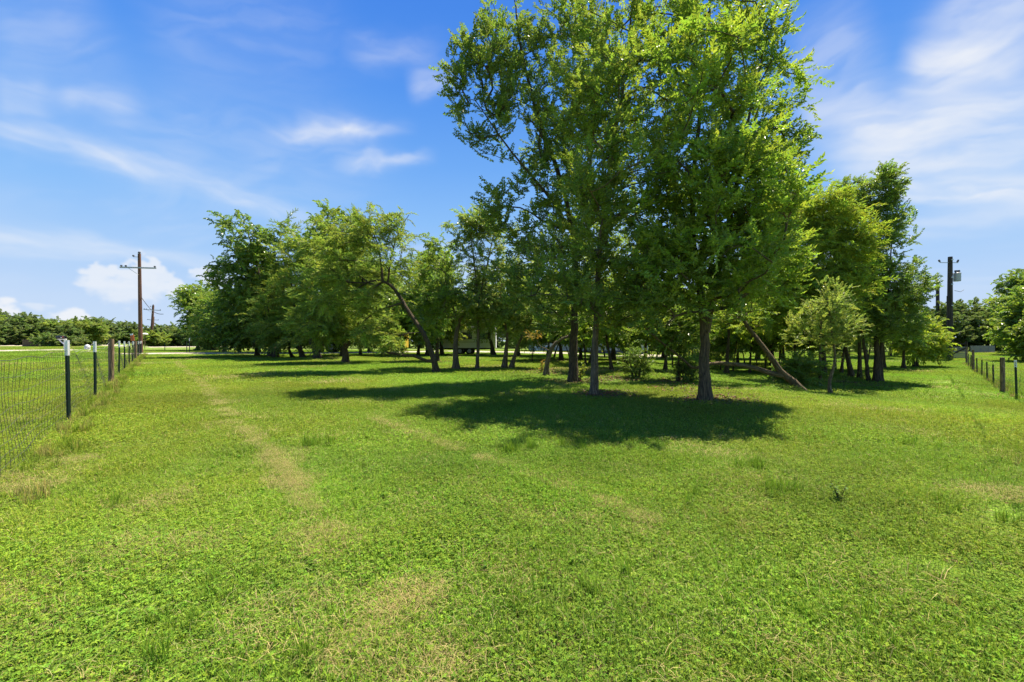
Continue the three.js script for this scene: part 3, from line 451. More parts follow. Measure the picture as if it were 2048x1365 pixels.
// far treelines
{ const rnd = rng(5), far = (d, x0, x1, n, topA, topB, name, label, group, wide) => { for (let i = 0; i < n; i++) { const px = lerp(x0, x1, (i + 0.5) / n) + rr(-6, 6, rnd), b = GD(px, d * rr(0.93, 1.1, rnd)), dd = -b.z, py = CY + (EYE - b.y) / dd * F, top = lerp(topA, topB, (i + 0.5) / n) - 4 + rr(-13, 10, rnd), hw = wide * rr(0.8, 1.25, rnd);
    const kk = dd / F, lobes = [], bot = py - 3; for (let q = 0; q < 5; q++) { const t = (q + 0.5) / 5, w = hw * (0.6 + 0.45 * Math.sin(Math.PI * (0.15 + 0.75 * t))); lobes.push(LB(px + rr(-0.4, 0.4, rnd) * hw, lerp(bot - 5, top + 7, t), w, (bot - top) / 5 * 0.8, dd + rr(-2, 2, rnd), 12, w * kk)); }
    tree(name, `${ORD[i]} from left of the ${label}`, { base: b, trunks: [[[b, P(px, lerp(py, top, 0.3), dd), P(px + rr(-4, 4, rnd), lerp(py, top, 0.75), dd)], 0.22, 0.06]], lobes, type: 'far', leafMat: rnd() < 0.45 ? L.farLime : L.far, bark: M.barkDark, per: 8, scale: clamp(dd / 75, 0.75, 1.35), fuzz: dd * 0.006, sides: 6, step: 1.5, seg: 2, floor: 0.2, clear: 0.8, skipThin: 0.05, tip: 0.02 }, group); } };
  far(84, -60, 210, 13, 628, 650, 'treeline_tree', 'green trees in the low wood beyond the far road', 'wood beyond the far road', 30);
  far(130, 120, 420, 12, 652, 664, 'treeline_tree', 'dark distant trees behind the left utility poles', 'distant trees behind the poles', 22);
  far(72, -70, 150, 9, 660, 668, 'verge_bush', 'bright bushes at the foot of the left wood', 'bushes below the left wood', 22);
  far(100, 300, 420, 6, 668, 664, 'roadside_bush', 'yellow bushes by the far road near the tall pole', 'bushes along the far road', 20);
  far(78, 440, 1060, 14, 640, 636, 'treeline_tree', 'backdrop trees filling the gaps behind the left grove', 'backdrop trees behind the grove', 36);
  far(66, 1280, 1860, 14, 632, 616, 'treeline_tree', 'backdrop trees filling the gaps behind the right grove', 'backdrop trees behind the right grove', 38);
  far(64, 1870, 2130, 11, 618, 588, 'treeline_tree', 'leafy trees in the wood behind the right pole', 'wood behind the right pole', 34);
}
plainTree('edge_tree', 'bright green tree at the right frame edge beyond the fence', null, 2058, 725, 575, 2066, 56, 716, 'elm', 0.14, 0, 14);
plainTree('edge_tree', 'dark taller tree behind the bright one at the right frame edge', null, 2040, 712, 548, 2058, 50, 690, 'deep', 0.2, 0, 12);
console.log('tree sprays', sprayCount);

// ---------------------------------------------------------------- grass and ground cover
function blade(T, at, lean, h, w, col, flat = 0) {                     // a curved blade of three faces
  const s = V(-lean.z, 0, lean.x).normalize().multiplyScalar(w / 2), a = at.clone(), m = at.clone().addScaledVector(lean, h * 0.35).add(V(0, h * (0.62 - flat * 0.5), 0)), t = at.clone().addScaledVector(lean, h * (0.85 + flat * 0.4)).add(V(0, h * (0.9 - flat * 0.85), 0));
  const a1 = a.clone().add(s), a2 = a.clone().sub(s), m1 = m.clone().addScaledVector(s, 0.8), m2 = m.clone().addScaledVector(s, -0.8);
  T.tri(a1, a2, m2, col); T.tri(a1, m2, m1, col); T.tri(m1, m2, t, col);
}
function clover(T, at, h, s, col, r) {
  const top = at.clone().add(V(rr(-0.3, 0.3, r) * h, h, rr(-0.3, 0.3, r) * h)), a0 = r() * 6.28, up = V(rr(-0.4, 0.4, r), 1, rr(-0.4, 0.4, r)).normalize();
  for (let k = 0; k < 3; k++) { const a = a0 + k * 2.094, dir = V(Math.cos(a), rr(-0.25, 0.25, r), Math.sin(a)).normalize(); leaf(T, top, dir, up, s * rr(0.8, 1.15, r), s * 0.8, col, 0.12); }
}
const greenOf = (r) => { const k = rr(0.52, 1.36, r), y = rr(0.85, 1.3, r); return [k * y, k, k * rr(0.7, 1.1, r)]; };
const strawOf = (r) => { const k = rr(0.6, 1.25, r); return [k * 2.4, k * 1.2, k * 6]; };
function patch(seed, size, nClover, nBlade, nStraw, k = 1, tall = 1) { // a disc of plants that thins towards its rim
  const r = rng(seed), T = new Tri(), spot = () => { const a = r() * 6.2832, q = Math.pow(r(), 0.55) * size * 0.62; return V(Math.cos(a) * q, 0, Math.sin(a) * q); };
  const dirOf = () => { const a = r() * 6.2832, q = rr(0.15, 1, r); return V(Math.cos(a) * q, 0, Math.sin(a) * q); };
  for (let i = 0; i < nClover; i++) clover(T, spot(), rr(0.012, 0.05, r) * tall, rr(0.006, 0.0125, r) * k, greenOf(r), r);
  for (let i = 0; i < nBlade; i++) blade(T, spot(), dirOf(), rr(0.035, 0.085, r) * tall, rr(0.0022, 0.0042, r) * k, greenOf(r), r() < 0.3 ? 0.6 : 0);
  for (let i = 0; i < nStraw; i++) blade(T, spot().add(V(0, rr(0.005, 0.035, r), 0)), dirOf(), rr(0.06, 0.15, r), rr(0.0015, 0.0028, r) * k, strawOf(r), 0.85);
  return T.geo();
}
const grassMat = new THREE.MeshPhysicalMaterial({ color: new THREE.Color().setRGB(0.212, 0.345, 0.028), vertexColors: true, roughness: 1, transmission: 0.38, thickness: 0, specularIntensity: 0.25, side: THREE.DoubleSide });
function scatter(name, label, category, geos, mat, list) {
  const byGeo = geos.map(() => []); for (const it of list) byGeo[it.g % geos.length].push(it);
  byGeo.forEach((items, gi) => { if (!items.length) return;
    const im = new THREE.InstancedMesh(geos[gi], mat, items.length); im.name = numbered(name); im.castShadow = im.receiveShadow = true;
    items.forEach((it, i) => { qx.setFromAxisAngle(V(0, 1, 0), it.a); im.setMatrixAt(i, m4.compose(V(it.x, H(it.x, it.z) + (it.y || 0), it.z), qx, V(it.s, it.s * (it.h || 1), it.s))); im.setColorAt(i, tint.setRGB(...it.c)); });
    scene.add(im); tag(im, label, category, null, 'stuff'); });
}
{
  const r = rng(4242), turf = [], straws = [], tufts = [], lawn2 = [], lawn3 = [];
  const hue = (x, z) => { const g = fbm(x * 0.33 + 7, z * 0.33 + 1, 4), q = fbm(x * 1.4 + 3, z * 1.4 + 6, 3), k = 0.62 + 0.56 * g + 0.42 * (q - 0.5), y = 0.88 + 0.24 * sst(0.3, 0.75, fbm(x * 0.21 + 70, z * 0.21 + 5, 4)); return [k * y * rr(0.92, 1.08, r), k * rr(0.94, 1.06, r), k * rr(0.8, 1.15, r)]; };
  const place = (d0, d1, step, out, size) => { for (let d = d0; d < d1; d += step) for (let x = -1.28 * d - 1.2; x < 1.28 * d + 1.2; x += step) {
    const px = x + rr(-0.6, 0.6, r) * step, pz = -(d + rr(-0.6, 0.6, r) * step); if (wireShadowDist(px, pz) < 0.055 * Math.max(1, -pz / 9) + size * 0.32 && r() < 0.75) continue;  // grass thinned along the imitated wire shadow
    const dry = dryness(px, pz), kind = fbm(px * 0.8 + 50, pz * 0.8 + 20, 3);
    if (r() < 0.1) continue; if (r() < dry * 0.6) { straws.push({ x: px, z: pz, g: (r() * 3) | 0, a: r() * 6.28, s: rr(0.8, 1.2, r) * Math.max(1, size / 0.5 * 0.8), c: [1, 1, 1] }); if (r() < dry) continue; }
    out.push({ x: px, z: pz, g: kind > 0.5 ? (r() * 3) | 0 : 3 + ((r() * 3) | 0), a: r() * 6.28, s: rr(0.85, 1.2, r), h: rr(0.5, 1.3, r) * (0.45 + 1.1 * kind), c: hue(px, pz) });
  } };
  place(1.05, 5.2, 0.20, turf, 0.5); place(5.2, 13, 0.34, lawn2, 0.8); place(13, 60, 0.85, lawn3, 1.7);
  for (const [p, q, w] of drySegs) { const n = Math.ceil(p.distanceTo(q) / (-p.z > 8 ? 0.06 : 0.024)); for (let i = 0; i < n; i++) { const t = r(), x = lerp(p.x, q.x, t) + rr(-1, 1, r) * w * 0.9, z = lerp(p.z, q.z, t) + rr(-1, 1, r) * w * 0.9; if (fbm(x * 1.9 + 9, z * 1.9, 3) > (w < 0.075 ? 0.33 : 0.44)) straws.push({ x, z, y: rr(0.02, 0.05, r), g: (r() * 3) | 0, a: r() * 6.28, s: rr(0.22, 0.5, r) * clamp(-z / 6, 1, 1.4), c: [1, 1, 1] }); } }
  for (const [x0, z0, w, a] of dryBlobs) for (let i = 0; i < 26 * a; i++) { const an = r() * 6.28, q = r() * w * 1.9, x = x0 + Math.cos(an) * q * 1.3, z = z0 + Math.sin(an) * q * 0.8; if (fbm(x * 3.1 + 5, z * 3.1 + 2, 3) < 0.47) continue; straws.push({ x, z, y: rr(0, 0.03, r), g: (r() * 3) | 0, a: r() * 6.28, s: rr(0.4, 0.8, r) * Math.max(1, -z / 6), c: [1, 1, 1] }); }
  const near = [0, 1, 2, 3, 4, 5].map((i) => i < 3 ? patch(900 + i, 0.5, 620, 330, 26) : patch(920 + i, 0.5, 260, 640, 40));
  const mid = [0, 1, 2, 3, 4, 5].map((i) => i < 3 ? patch(940 + i, 0.9, 640, 340, 24, 1.6, 1.0) : patch(960 + i, 0.9, 280, 680, 34, 1.6, 1.05));
  const back = [0, 1, 2, 3, 4, 5].map((i) => patch(980 + i, 2.0, i < 3 ? 560 : 260, i < 3 ? 360 : 640, 26, 3.6, 1.1));
  const dryP = [0, 1, 2].map((i) => patch(1000 + i, 0.42, 40, 60, 130, 1.1));
  scatter('ground_cover', 'clover and short grass carpeting the near lawn', 'grass', near, grassMat, turf);
  scatter('lawn_grass', 'short sunlit grass of the middle lawn', 'grass', mid, grassMat, lawn2);
  scatter('far_lawn_grass', 'short grass of the lawn around and behind the trees', 'grass', back, grassMat, lawn3);
  scatter('dry_straw', 'tan dry straw lying in streaks on the lawn', 'straw', dryP, grassMat, straws);
  // taller tufts, and the uncut fringe along both fences
  const tuftG = [0, 1, 2].map((i) => { const q = rng(1100 + i), T = new Tri(); for (let k = 0; k < 46; k++) { const a = q() * 6.28, l = rr(0.1, 0.55, q); blade(T, V(rr(-0.05, 0.05, q), 0, rr(-0.05, 0.05, q)), V(Math.cos(a) * l, 0, Math.sin(a) * l), rr(0.10, 0.26, q), rr(0.003, 0.006, q), greenOf(q)); } return T.geo(); });
  const tuft = (x, z, s, h, c) => tufts.push({ x, z, g: (r() * 3) | 0, a: r() * 6.28, s, h, c: c || hue(x, z) });
  for (const [px, py, n, s] of [[1580, 1000, 7, .8], [1720, 1290, 7, .45], [1690, 1270, 5, .45], [1040, 905, 8, .9], [640, 895, 6, .9], [1150, 900, 5, .9], [420, 1190, 5, .6], [1210, 1170, 5, .6], [1840, 1010, 5, .7], [1960, 1040, 4, .7], [1380, 1010, 5, .7], [300, 1290, 6, .6], [1010, 1200, 5, .5], [1500, 940, 6, .8], [1850, 900, 6, .8], [220, 1020, 5, .6], [960, 1330, 5, .5], [640, 1340, 5, .5]]) { const g0 = G(px, py); for (let i = 0; i < n; i++) tuft(g0.x + rr(-0.16, 0.16, r), g0.z + rr(-0.14, 0.14, r), s * rr(0.7, 1.2, r), rr(0.7, 1.1, r), [0.8, 0.9, 0.8]); }
  for (let i = 0; i < 700; i++) { const d = 1.4 + 13 * Math.pow(r(), 1.3), x = rr(-1.25, 1.25, r) * d; if (fbm(x * 0.6 + 90, d * 0.6, 3) > 0.52) tuft(x, -d, rr(0.3, 0.6, r), rr(0.6, 1.0, r), r() < 0.3 ? [1.9, 1.1, 4] : undefined); }
  const fringe = (p, q, n) => { for (let i = 0; i < n; i++) { const t = r(), x = lerp(p.x, q.x, t) + rr(-0.18, 0.18, r), z = lerp(p.z, q.z, t) + rr(-0.18, 0.18, r); tuft(x, z, rr(0.5, 1.15, r), rr(0.7, 1.3, r), r() < 0.4 ? [1.6, 0.95, 3.4] : [1, 0.95, 0.9]); } };
  fringe(V(-3.8, 0, -3.2), V(-35, 0, -40.5), 420); fringe(V(15.2, 0, -12.6), V(35.7, 0, -33.4), 260);
  for (let i = 0; i + 1 < wireShadow.length; i++) { const p = wireShadow[i], q = wireShadow[i + 1], n = Math.ceil(p.distanceTo(q) / 0.07); for (let k = 0; k < n; k++) { const t = r(); if (vnoise(i * 7 + t * 9, 2) < 0.3) continue; tuft(lerp(p.x, q.x, t) + rr(-0.04, 0.04, r), lerp(p.z, q.z, t) + rr(-0.04, 0.04, r), rr(0.28, 0.44, r), rr(0.6, 1, r), [0.55, 0.68, 0.9]); } }  // dark-tinted tufts paint the overhead wire's shadow into the grass
  scatter('tall_grass', 'taller grass tufts in the lawn and uncut along the fences, plus a dark row imitating a wire shadow', 'grass', tuftG, grassMat, tufts);
  // broad-leaved weeds pressed flat in the near lawn
  const ros = [], rosG = [0, 1, 2].map((i) => { const q = rng(1200 + i), T = new Tri(); for (let k = 0; k < 11; k++) { const a = k * 2.4 + q(), up = rr(0.15, 0.8, q); leaf(T, V(0, 0.005 + k * 0.003, 0), V(Math.cos(a), up, Math.sin(a)).normalize(), V(0, 1, 0), rr(0.03, 0.075, q), rr(0.014, 0.03, q), greenOf(q), 0.15); } return T.geo(); });
  for (let i = 0; i < 2600; i++) { const d = 2.2 + 7.5 * Math.pow(r(), 0.9), x = rr(-1.28, 1.28, r) * d; if (fbm(x * 0.9 + 33, d * 0.9, 3) < 0.46) continue; const h = hue(x, -d); ros.push({ x, z: -d, y: 0.015, g: (r() * 3) | 0, a: r() * 6.28, s: rr(0.3, 0.75, r), h: rr(0.7, 1.3, r), c: [h[0] * 0.85, h[1] * 0.95, h[2]] }); }
  scatter('lawn_weeds', 'broad leaved weeds scattered through the near lawn', 'weeds', rosG, grassMat, ros);
  // fallen leaves below the trees
  const litterMat = new THREE.MeshStandardMaterial({ color: new THREE.Color().setRGB(0.17, 0.11, 0.06), vertexColors: true, roughness: 0.95, side: THREE.DoubleSide });
  const litG = (() => { const q = rng(31), T = new Tri(); for (let i = 0; i < 60; i++) { const a = q() * 6.28; leaf(T, V(rr(-0.5, 0.5, q), rr(0.02, 0.06, q), rr(-0.5, 0.5, q)), V(Math.cos(a), rr(-0.2, 0.2, q), Math.sin(a)).normalize(), V(rr(-0.3, 0.3, q), 1, rr(-0.3, 0.3, q)).normalize(), rr(0.04, 0.08, q), rr(0.025, 0.045, q), [rr(0.6, 1.5, q), rr(0.6, 1.4, q), rr(0.6, 1.4, q)]); } return T.geo(); })();
  const lit = []; for (const [px, py, n, w] of [[1090, 740, 26, 3], [1210, 744, 26, 2.6], [1290, 760, 10, 1.2], [1440, 770, 14, 2.2], [1480, 790, 8, 1.2], [1660, 770, 12, 2], [1540, 765, 12, 1.6], [1720, 768, 8, 1.2], [980, 735, 14, 2.5], [800, 728, 10, 3], [1410, 802, 14, .6], [1188, 791, 11, .5], [1146, 766, 11, .6], [640, 722, 8, 3]]) { const g0 = G(px, py); for (let i = 0; i < n; i++) { const x = g0.x + rr(-w, w, r), z = g0.z + rr(-w, w, r) * 0.8; lit.push({ x, z, g: 0, a: r() * 6.28, s: rr(0.7, 1.3, r), c: [1, 1, 1] }); } }
  scatter('leaf_litter', 'brown fallen leaves on the grass under the trees', 'leaf litter', [litG], litterMat, lit);
  console.log('patches', turf.length, lawn2.length, lawn3.length, straws.length, tufts.length);
}
// single weeds and saplings that stand out
function weed(px, py, h, label, mat, seed, name = 'weed', category = 'weed') {
  const b = G(px, py), r = rng(seed), g = thing(name, b, label, category), T = new Tri(), tb = new Tube();
  for (let k = 0; k < 4; k++) { const a = r() * 6.28, top = V(Math.cos(a) * h * 0.3, h * rr(0.7, 1, r), Math.sin(a) * h * 0.3), pts = [V(0, -0.02, 0), V(top.x * 0.4, top.y * 0.5, top.z * 0.4), top]; tb.add(pts, [0.006, 0.004, 0.002].map((q) => q * (0.5 + h)), 5);
    const c = new THREE.CatmullRomCurve3(pts); for (let i = 0; i < 16; i++) { const p = c.getPoint(0.2 + 0.8 * i / 16), b2 = r() * 6.28; leaf(T, p, V(Math.cos(b2), rr(-0.2, 0.5, r), Math.sin(b2)).normalize(), V(0, 1, 0), h * rr(0.14, 0.26, r), h * 0.09, greenOf(r)); } }
  mesh('stem', tb.geo(), M.barkBrown, g); const lv = mesh('leaves', T.geo(), mat, g); lv.userData.kind = 'stuff';
}
weed(1680, 1012, 0.2, 'dark leafy weed poking up from the sunny right lawn', L.deep, 61);
weed(1160, 766, 0.62, 'bright green seedling in sun between the two left front trunks', L.lime, 62, 'sapling', 'sapling');
weed(1082, 748, 0.6, 'yellowish sapling beside the bare bent trunk', L.rust, 63, 'sapling', 'sapling');
weed(1725, 762, 0.5, 'low leafy sapling at the foot of the tall dark right tree', L.lime, 65, 'sapling', 'sapling');
weed(1690, 766, 0.45, 'pale leafed sapling behind the small crooked tree', L.grey, 66, 'sapling', 'sapling');

// bushes
function bush(px, py, hw, hh, mat, label, seed, type = 'round') {
  const b = G(px, py), d = -b.z, k = d / F, trunks = []; for (let i = 0; i < 6; i++) { const a = i * 1.05 + seed; trunks.push([[b.clone().add(V(Math.cos(a) * 0.1, 0, Math.sin(a) * 0.1)), b.clone().add(V(Math.cos(a) * hw * k * 0.4, hh * k * 0.7, Math.sin(a) * hw * k * 0.4)), b.clone().add(V(Math.cos(a) * hw * k * 0.6, hh * k * 1.5, Math.sin(a) * hw * k * 0.6))], 0.03, 0.008]); }
  tree('bush', label, { base: b, category: 'bush', trunks, clear: 0.1, floor: 0.05, lobes: [LB(px, py - hh, hw, hh, d, 24), LB(px + hw * .4, py - hh * 1.7, hw * .6, hh * .5, d, 8)], type, leafMat: mat, bark: M.barkDark, per: 7, scale: d > 16 ? 1.5 : 1.1, fuzz: 0.1, tip: 0.004, seg: 0.3, sides: 6 });
}
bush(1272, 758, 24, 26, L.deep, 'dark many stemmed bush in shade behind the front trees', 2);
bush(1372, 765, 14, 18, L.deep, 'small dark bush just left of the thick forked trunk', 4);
bush(1590, 772, 30, 22, L.elm, 'shoots and moss tangled round the base of the mossy leaning tree', 5, 'feather');
bush(1868, 722, 24, 22, L.lime, 'leafy bush by the lane in front of the far gate', 6, 'broad');
bush(1985, 700, 30, 14, L.lime, 'bush beyond the right fence under the wood', 8, 'broad');
bush(2044, 712, 24, 18, L.elm, 'low bush under the bright tree at the right frame edge', 9, 'broad');

// ---------------------------------------------------------------- fences
const tShape = new THREE.Shape([[-.017, -.003], [.017, -.003], [.017, .003], [.003, .003], [.003, .03], [-.003, .03], [-.003, .003], [-.017, .003]].map(([x, y]) => new THREE.Vector2(x, y)));
function tBar(h, y0, fat = 1) { const g = new THREE.ExtrudeGeometry(tShape, { depth: h, bevelEnabled: false }); g.scale(fat * 1.35, fat * 1.35, 1); g.rotateX(-Math.PI / 2); g.translate(0, y0, 0); return g; }
const tPostGeo = tBar(1.33, -0.3), tTipGeo = tBar(0.235, 1.005, 1.12);
const studGeo = mergeGeometries(Array.from({ length: 22 }, (_, i) => box(0.014, 0.022, 0.014, 0, 0.08 + i * 0.052, 0.009)));
function woodPost(h, r, seed) { const g = new THREE.CylinderGeometry(r * 0.92, r * 1.05, h + 0.3, 12, 6); const p = g.attributes.position; for (let i = 0; i < p.count; i++) { const y = p.getY(i), w = 1 + 0.08 * (vnoise(p.getX(i) * 20 + seed, y * 2) - 0.5) * 2; p.setX(i, p.getX(i) * w + 0.02 * Math.sin(y * 1.2 + seed)); p.setZ(i, p.getZ(i) * w); } g.translate(0, (h - 0.3) / 2, 0); g.computeVertexNormals(); return g; }
function strand(T, pts, r) { for (let i = 0; i + 1 < pts.length; i++) T.add([pts[i], pts[i + 1]], [r, r], 4); }
function fence(name, label, posts, o) {                               // posts: [point, 't' | 'wood', height]
  const g = thing(name, posts[0][0], label, 'fence'), o0 = posts[0][0], r = rng(o.seed), turn = Math.atan2(posts[1][0].x - o0.x, posts[1][0].z - o0.z) + o.face;
  posts.forEach(([p, kind, h, lean], i) => {
    const at = p.clone().sub(o0);
    if (kind === 't') {
      const s = h / 1.24, m = mesh('t_post', tPostGeo, M.tGreen, g); m.position.copy(at); m.rotation.set(rr(-0.015, 0.015, r), turn, rr(-0.02, 0.02, r)); m.scale.set(1.15, s, 1.15);
      if (lean !== 'plain') mesh('white_tip', tTipGeo, M.tWhite, m); if (i < 6) mesh('studs', studGeo, M.tGreen, m).userData.kind = 'stuff';
    } else { const m = mesh('wood_post', woodPost(h, o.woodR || 0.07, i), M.postWood, g); m.position.copy(at); m.rotation.set(rr(-0.02, 0.02, r), 0, rr(-0.03, 0.03, r)); }
  });
  for (let i = 0; i + 1 < posts.length; i++) {
    const a = posts[i][0].clone().sub(o0), b = posts[i + 1][0].clone().sub(o0), len = a.distanceTo(b), T = new Tube(), rows = o.rows, sag = i === 0 ? o.sag0 : o.sag, side = V(b.z - a.z, 0, a.x - b.x).normalize();
    const ph = i * 2.3 + o.seed, pt = (t, h) => { const q = a.clone().lerp(b, t), w = posts[0][0], gy = H(q.x + w.x, q.z + w.z) - w.y, k = Math.sin(Math.PI * t), hh = h / o.top; q.y = gy + h * (1 - 0.02 * k) - sag * k * hh * hh + 0.018 * Math.sin(t * 17 + h * 9 + ph) * k; q.addScaledVector(side, 0.02 + k * (o.belly * hh + 0.035 * Math.sin(t * 7 + h * 4 + ph))); return q; };
    const seg = Math.max(4, Math.round(len / o.res)), w = o.wire * (1 + Math.max(0, i - 4) * 0.12);
    for (const h of rows) { const pts = []; for (let k = 0; k <= seg; k++) pts.push(pt(k / seg, h)); strand(T, pts, h === rows[rows.length - 1] || h === rows[0] ? w * 1.35 : w); }
    const nv = Math.round(len / o.stay); for (let k = 1; k < nv; k++) { const t = k / nv, lean = rr(-0.25, 0.25, r) / nv, pts = rows.filter((_, q) => q % 2 === 0 || i < 2).map((h) => pt(t + lean * h, h)); strand(T, pts, w); }
    const m = mesh('wire_mesh', T.geo(), M.wire, g); m.userData.kind = 'stuff';
    if (o.topWire && i > 0) { const T2 = new Tube(), pts = []; for (let k = 0; k <= 8; k++) pts.push(pt(k / 8, o.topWire).add(V(0, -0.05 * Math.sin(Math.PI * k / 8), 0))); strand(T2, pts, w * 1.3); mesh('top_wire', T2.geo(), M.galv, g); }
  }
  return g;
}
{ const at = (px) => { const d = 1179 / (310 - px); return V((px - CX) / F * d, H((px - CX) / F * d, -d), -d); };
  fence('wire_fence', 'woven wire fence on green and white steel posts at the left', [[at(-40), 't', 1.28], [at(137), 't', 1.30], [at(190), 't', 1.29], [at(221), 'wood', 1.36], [at(237.5), 't', 1.30], [at(249), 't', 1.28], [at(258), 't', 1.28], [at(265), 't', 1.29], [at(270), 'wood', 1.3], [at(276), 't', 1.28], [at(280), 't', 1.28], [at(283.5), 't', 1.3]],
    { seed: 3, face: 0.2, rows: [0.04, 0.13, 0.23, 0.34, 0.47, 0.62, 0.78, 0.95, 1.13], top: 1.13, sag0: 0.0, sag: 0.07, belly: 0.05, res: 0.3, stay: 0.155, wire: 0.0021, topWire: 1.26, woodR: 0.075 }); }
{ const ps = [[2062, 812, 't'], [2034, 796.5, 't'], [2005, 783, 'wood'], [1988, 768, 't', 1], [1975, 758, 't', 1], [1964.5, 750, 't', 1], [1955, 745, 't', 1], [1947, 739, 'wood'], [1942.5, 735, 't', 1], [1938.5, 732, 't', 1], [1934, 727, 'wood']];
  const pts = ps.map(([px, py, k, plain], i) => { const d = 1.75 / ((py - CY) / F); const x = (px - CX) / F * d; return [V(x, H(x, -d), -d), k, [1.22, 1.2, 1.22, 1.0, 1.0, 1.0, 1.02, 1.25, 1.05, 1.05, 1.35][i], plain ? 'plain' : '']; });
  fence('wire_fence', 'wire fence on dark steel and wooden posts along the right lane', pts, { seed: 9, face: 2.7, rows: [0.06, 0.2, 0.36, 0.54, 0.74, 0.95], top: 0.95, sag0: 0.03, sag: 0.03, belly: 0.03, res: 0.5, stay: 0.3, wire: 0.002, woodR: 0.065 }); }
{ const g = (px, d) => GD(px, d);
  for (const [px, d, h, tip, label] of [[329, 56, 1.15, false, 'short dark post in the grass left of the drive'], [373, 46, 1.5, false, 'dark post of the pair by the drive at left'], [378.5, 46, 1.6, true, 'white tipped post of the pair by the drive at left']]) {
    const o = thing('marker_post', g(px, d), label, 'post', 'posts along the drive'); const m = mesh('t_post', tPostGeo, M.tGreen, o); m.scale.set(1.6, h / 1.24, 1.6); if (tip) mesh('white_tip', tTipGeo, M.tWhite, m); } }

// ---------------------------------------------------------------- utility poles
function cyl(r0, r1, h, n = 14) { return new THREE.CylinderGeometry(r1, r0, h, n, 1).translate(0, h / 2, 0); }
const insulatorGeo = mergeGeometries([cyl(0.05, 0.05, 0.16, 10), new THREE.CylinderGeometry(0.1, 0.11, 0.05, 10).translate(0, 0.07, 0), new THREE.CylinderGeometry(0.085, 0.095, 0.05, 10).translate(0, 0.14, 0)]);
function pole(px, d, topY, r, mat, label, o = {}) {
  const b = GD(px, d), h = P(px, topY, d).y - b.y, g = thing('utility_pole', b, label, 'utility pole'); g.rotation.z = o.lean || 0; g.rotation.y = o.turn || 0;
  mesh('pole', cyl(r * 1.15, r * 0.78, h + 0.4).translate(0, -0.4, 0), mat, g);
  if (o.arm) { const arm = mesh('crossarm', box(o.arm, 0.14, 0.11, 0, h - o.drop, r + 0.06), M.galv, g); for (const s of [-0.46, 0.46, -0.34]) { const q = mesh('insulator', insulatorGeo, M.porcelain, arm); q.position.set(s * o.arm, h - o.drop + 0.07, r + 0.06); }
    const br = new Tube(); br.add([V(-o.arm * 0.28, h - o.drop - 0.03, r + 0.1), V(0, h - o.drop - 0.75, r + 0.04)], [0.02, 0.02], 5); mesh('brace', br.geo(), M.galv, arm); }
  if (o.cap) { const q = mesh('insulator', insulatorGeo, M.porcelain, g); q.position.set(0, h, 0); q.scale.setScalar(1.3); const s = mesh('bracket', box(0.5, 0.05, 0.05, -0.3, h - 0.35, 0), M.galv, g); const q2 = mesh('insulator', insulatorGeo, M.porcelain, s); q2.position.set(-0.55, h - 0.33, 0); }
  if (o.drop2) { const T = new Tube(), p = []; for (let i = 0; i <= 8; i++) { const t = i / 8; p.push(V(r + t * 2.0, h * 0.56 - 1.6 * t - 1.1 * Math.sin(Math.PI * t * 0.9) * 0.6, 0.1)); } T.add(p, p.map(() => 0.03), 5); mesh('service_cable', T.geo(), M.black, g); }
  if (o.transformer) {
    const y = h - 2.3, x = 0.66, t = mesh('transformer', new THREE.LatheGeometry([[0, 0], [0.25, 0], [0.27, 0.03], [0.27, 0.7], [0.29, 0.72], [0.29, 0.78], [0.1, 0.84], [0, 0.84]].map(([a, c]) => new THREE.Vector2(a, c)), 20).translate(x, y, 0), M.galv, g);
    for (const [dx, dz] of [[-0.12, 0], [0.05, 0.08]]) { const q = mesh('bushing', insulatorGeo, M.porcelain, t); q.position.set(x + dx, y + 0.83, dz); q.scale.setScalar(1.2); }
    mesh('hanger', mergeGeometries([box(0.3, 0.08, 0.08, 0.28, y + 0.65, 0), box(0.3, 0.08, 0.08, 0.28, y + 0.2, 0)]), M.galv, t);
    const arm = mesh('bracket', box(1.7, 0.05, 0.05, -0.1, h - 0.55, 0), M.galv, g); for (const s of [-0.85, 0.75]) { const q = mesh('insulator', insulatorGeo, M.porcelain, arm); q.position.set(s - 0.1, h - 0.52, 0); q.rotation.z = -0.5 * Math.sign(s); q.scale.set(0.8, 1.6, 0.8); }
    mesh('bolt', mergeGeometries([0.3, 1.95, 2.6, 4.6].map((q) => box(0.12, 0.07, 0.1, 0, h - q, r))), M.white, g);
    mesh('conduit', cyl(0.06, 0.06, h * 0.62, 8).translate(-r * 1.25 - 0.08, 0, 0.1), M.poleDark, g);
    const T = new Tube(); T.add([V(r, h - 3.2, 0.2), V(0.9, h - 3.3, 0.1), V(1.3, h - 3.1, 0)], [0.02, 0.02, 0.02], 5); mesh('cable', T.geo(), M.black, g);
  }
  return g;
}
pole(281, 46, 508, 0.18, M.poleWood, 'tall reddish brown pole with crossarm near the end of the left fence', { arm: 3.3, drop: 1.55, lean: 0.012, turn: 0.25, cap: true, drop2: true });
pole(301, 100, 611, 0.27, M.poleWood, 'nearer of the two small distant poles right of the tall one', { arm: 3.4, drop: 1.1, lean: -0.05, turn: 0.3, cap: true });
pole(304, 150, 634, 0.32, M.poleWood, 'farther of the two small distant poles right of the tall one', { arm: 3.4, drop: 1.1, lean: -0.04, turn: 0.3, cap: true });
pole(140, 170, 642, 0.28, M.poleDark, 'thin distant pole above the trees behind the first fence post', {});
pole(1900, 40, 514, 0.215, M.poleDark, 'dark pole carrying a grey transformer drum at the right', { transformer: true, lean: -0.005 });
pole(1876, 66, 562, 0.25, M.poleDark, 'bare topped second pole left of the transformer pole', { cap: true });
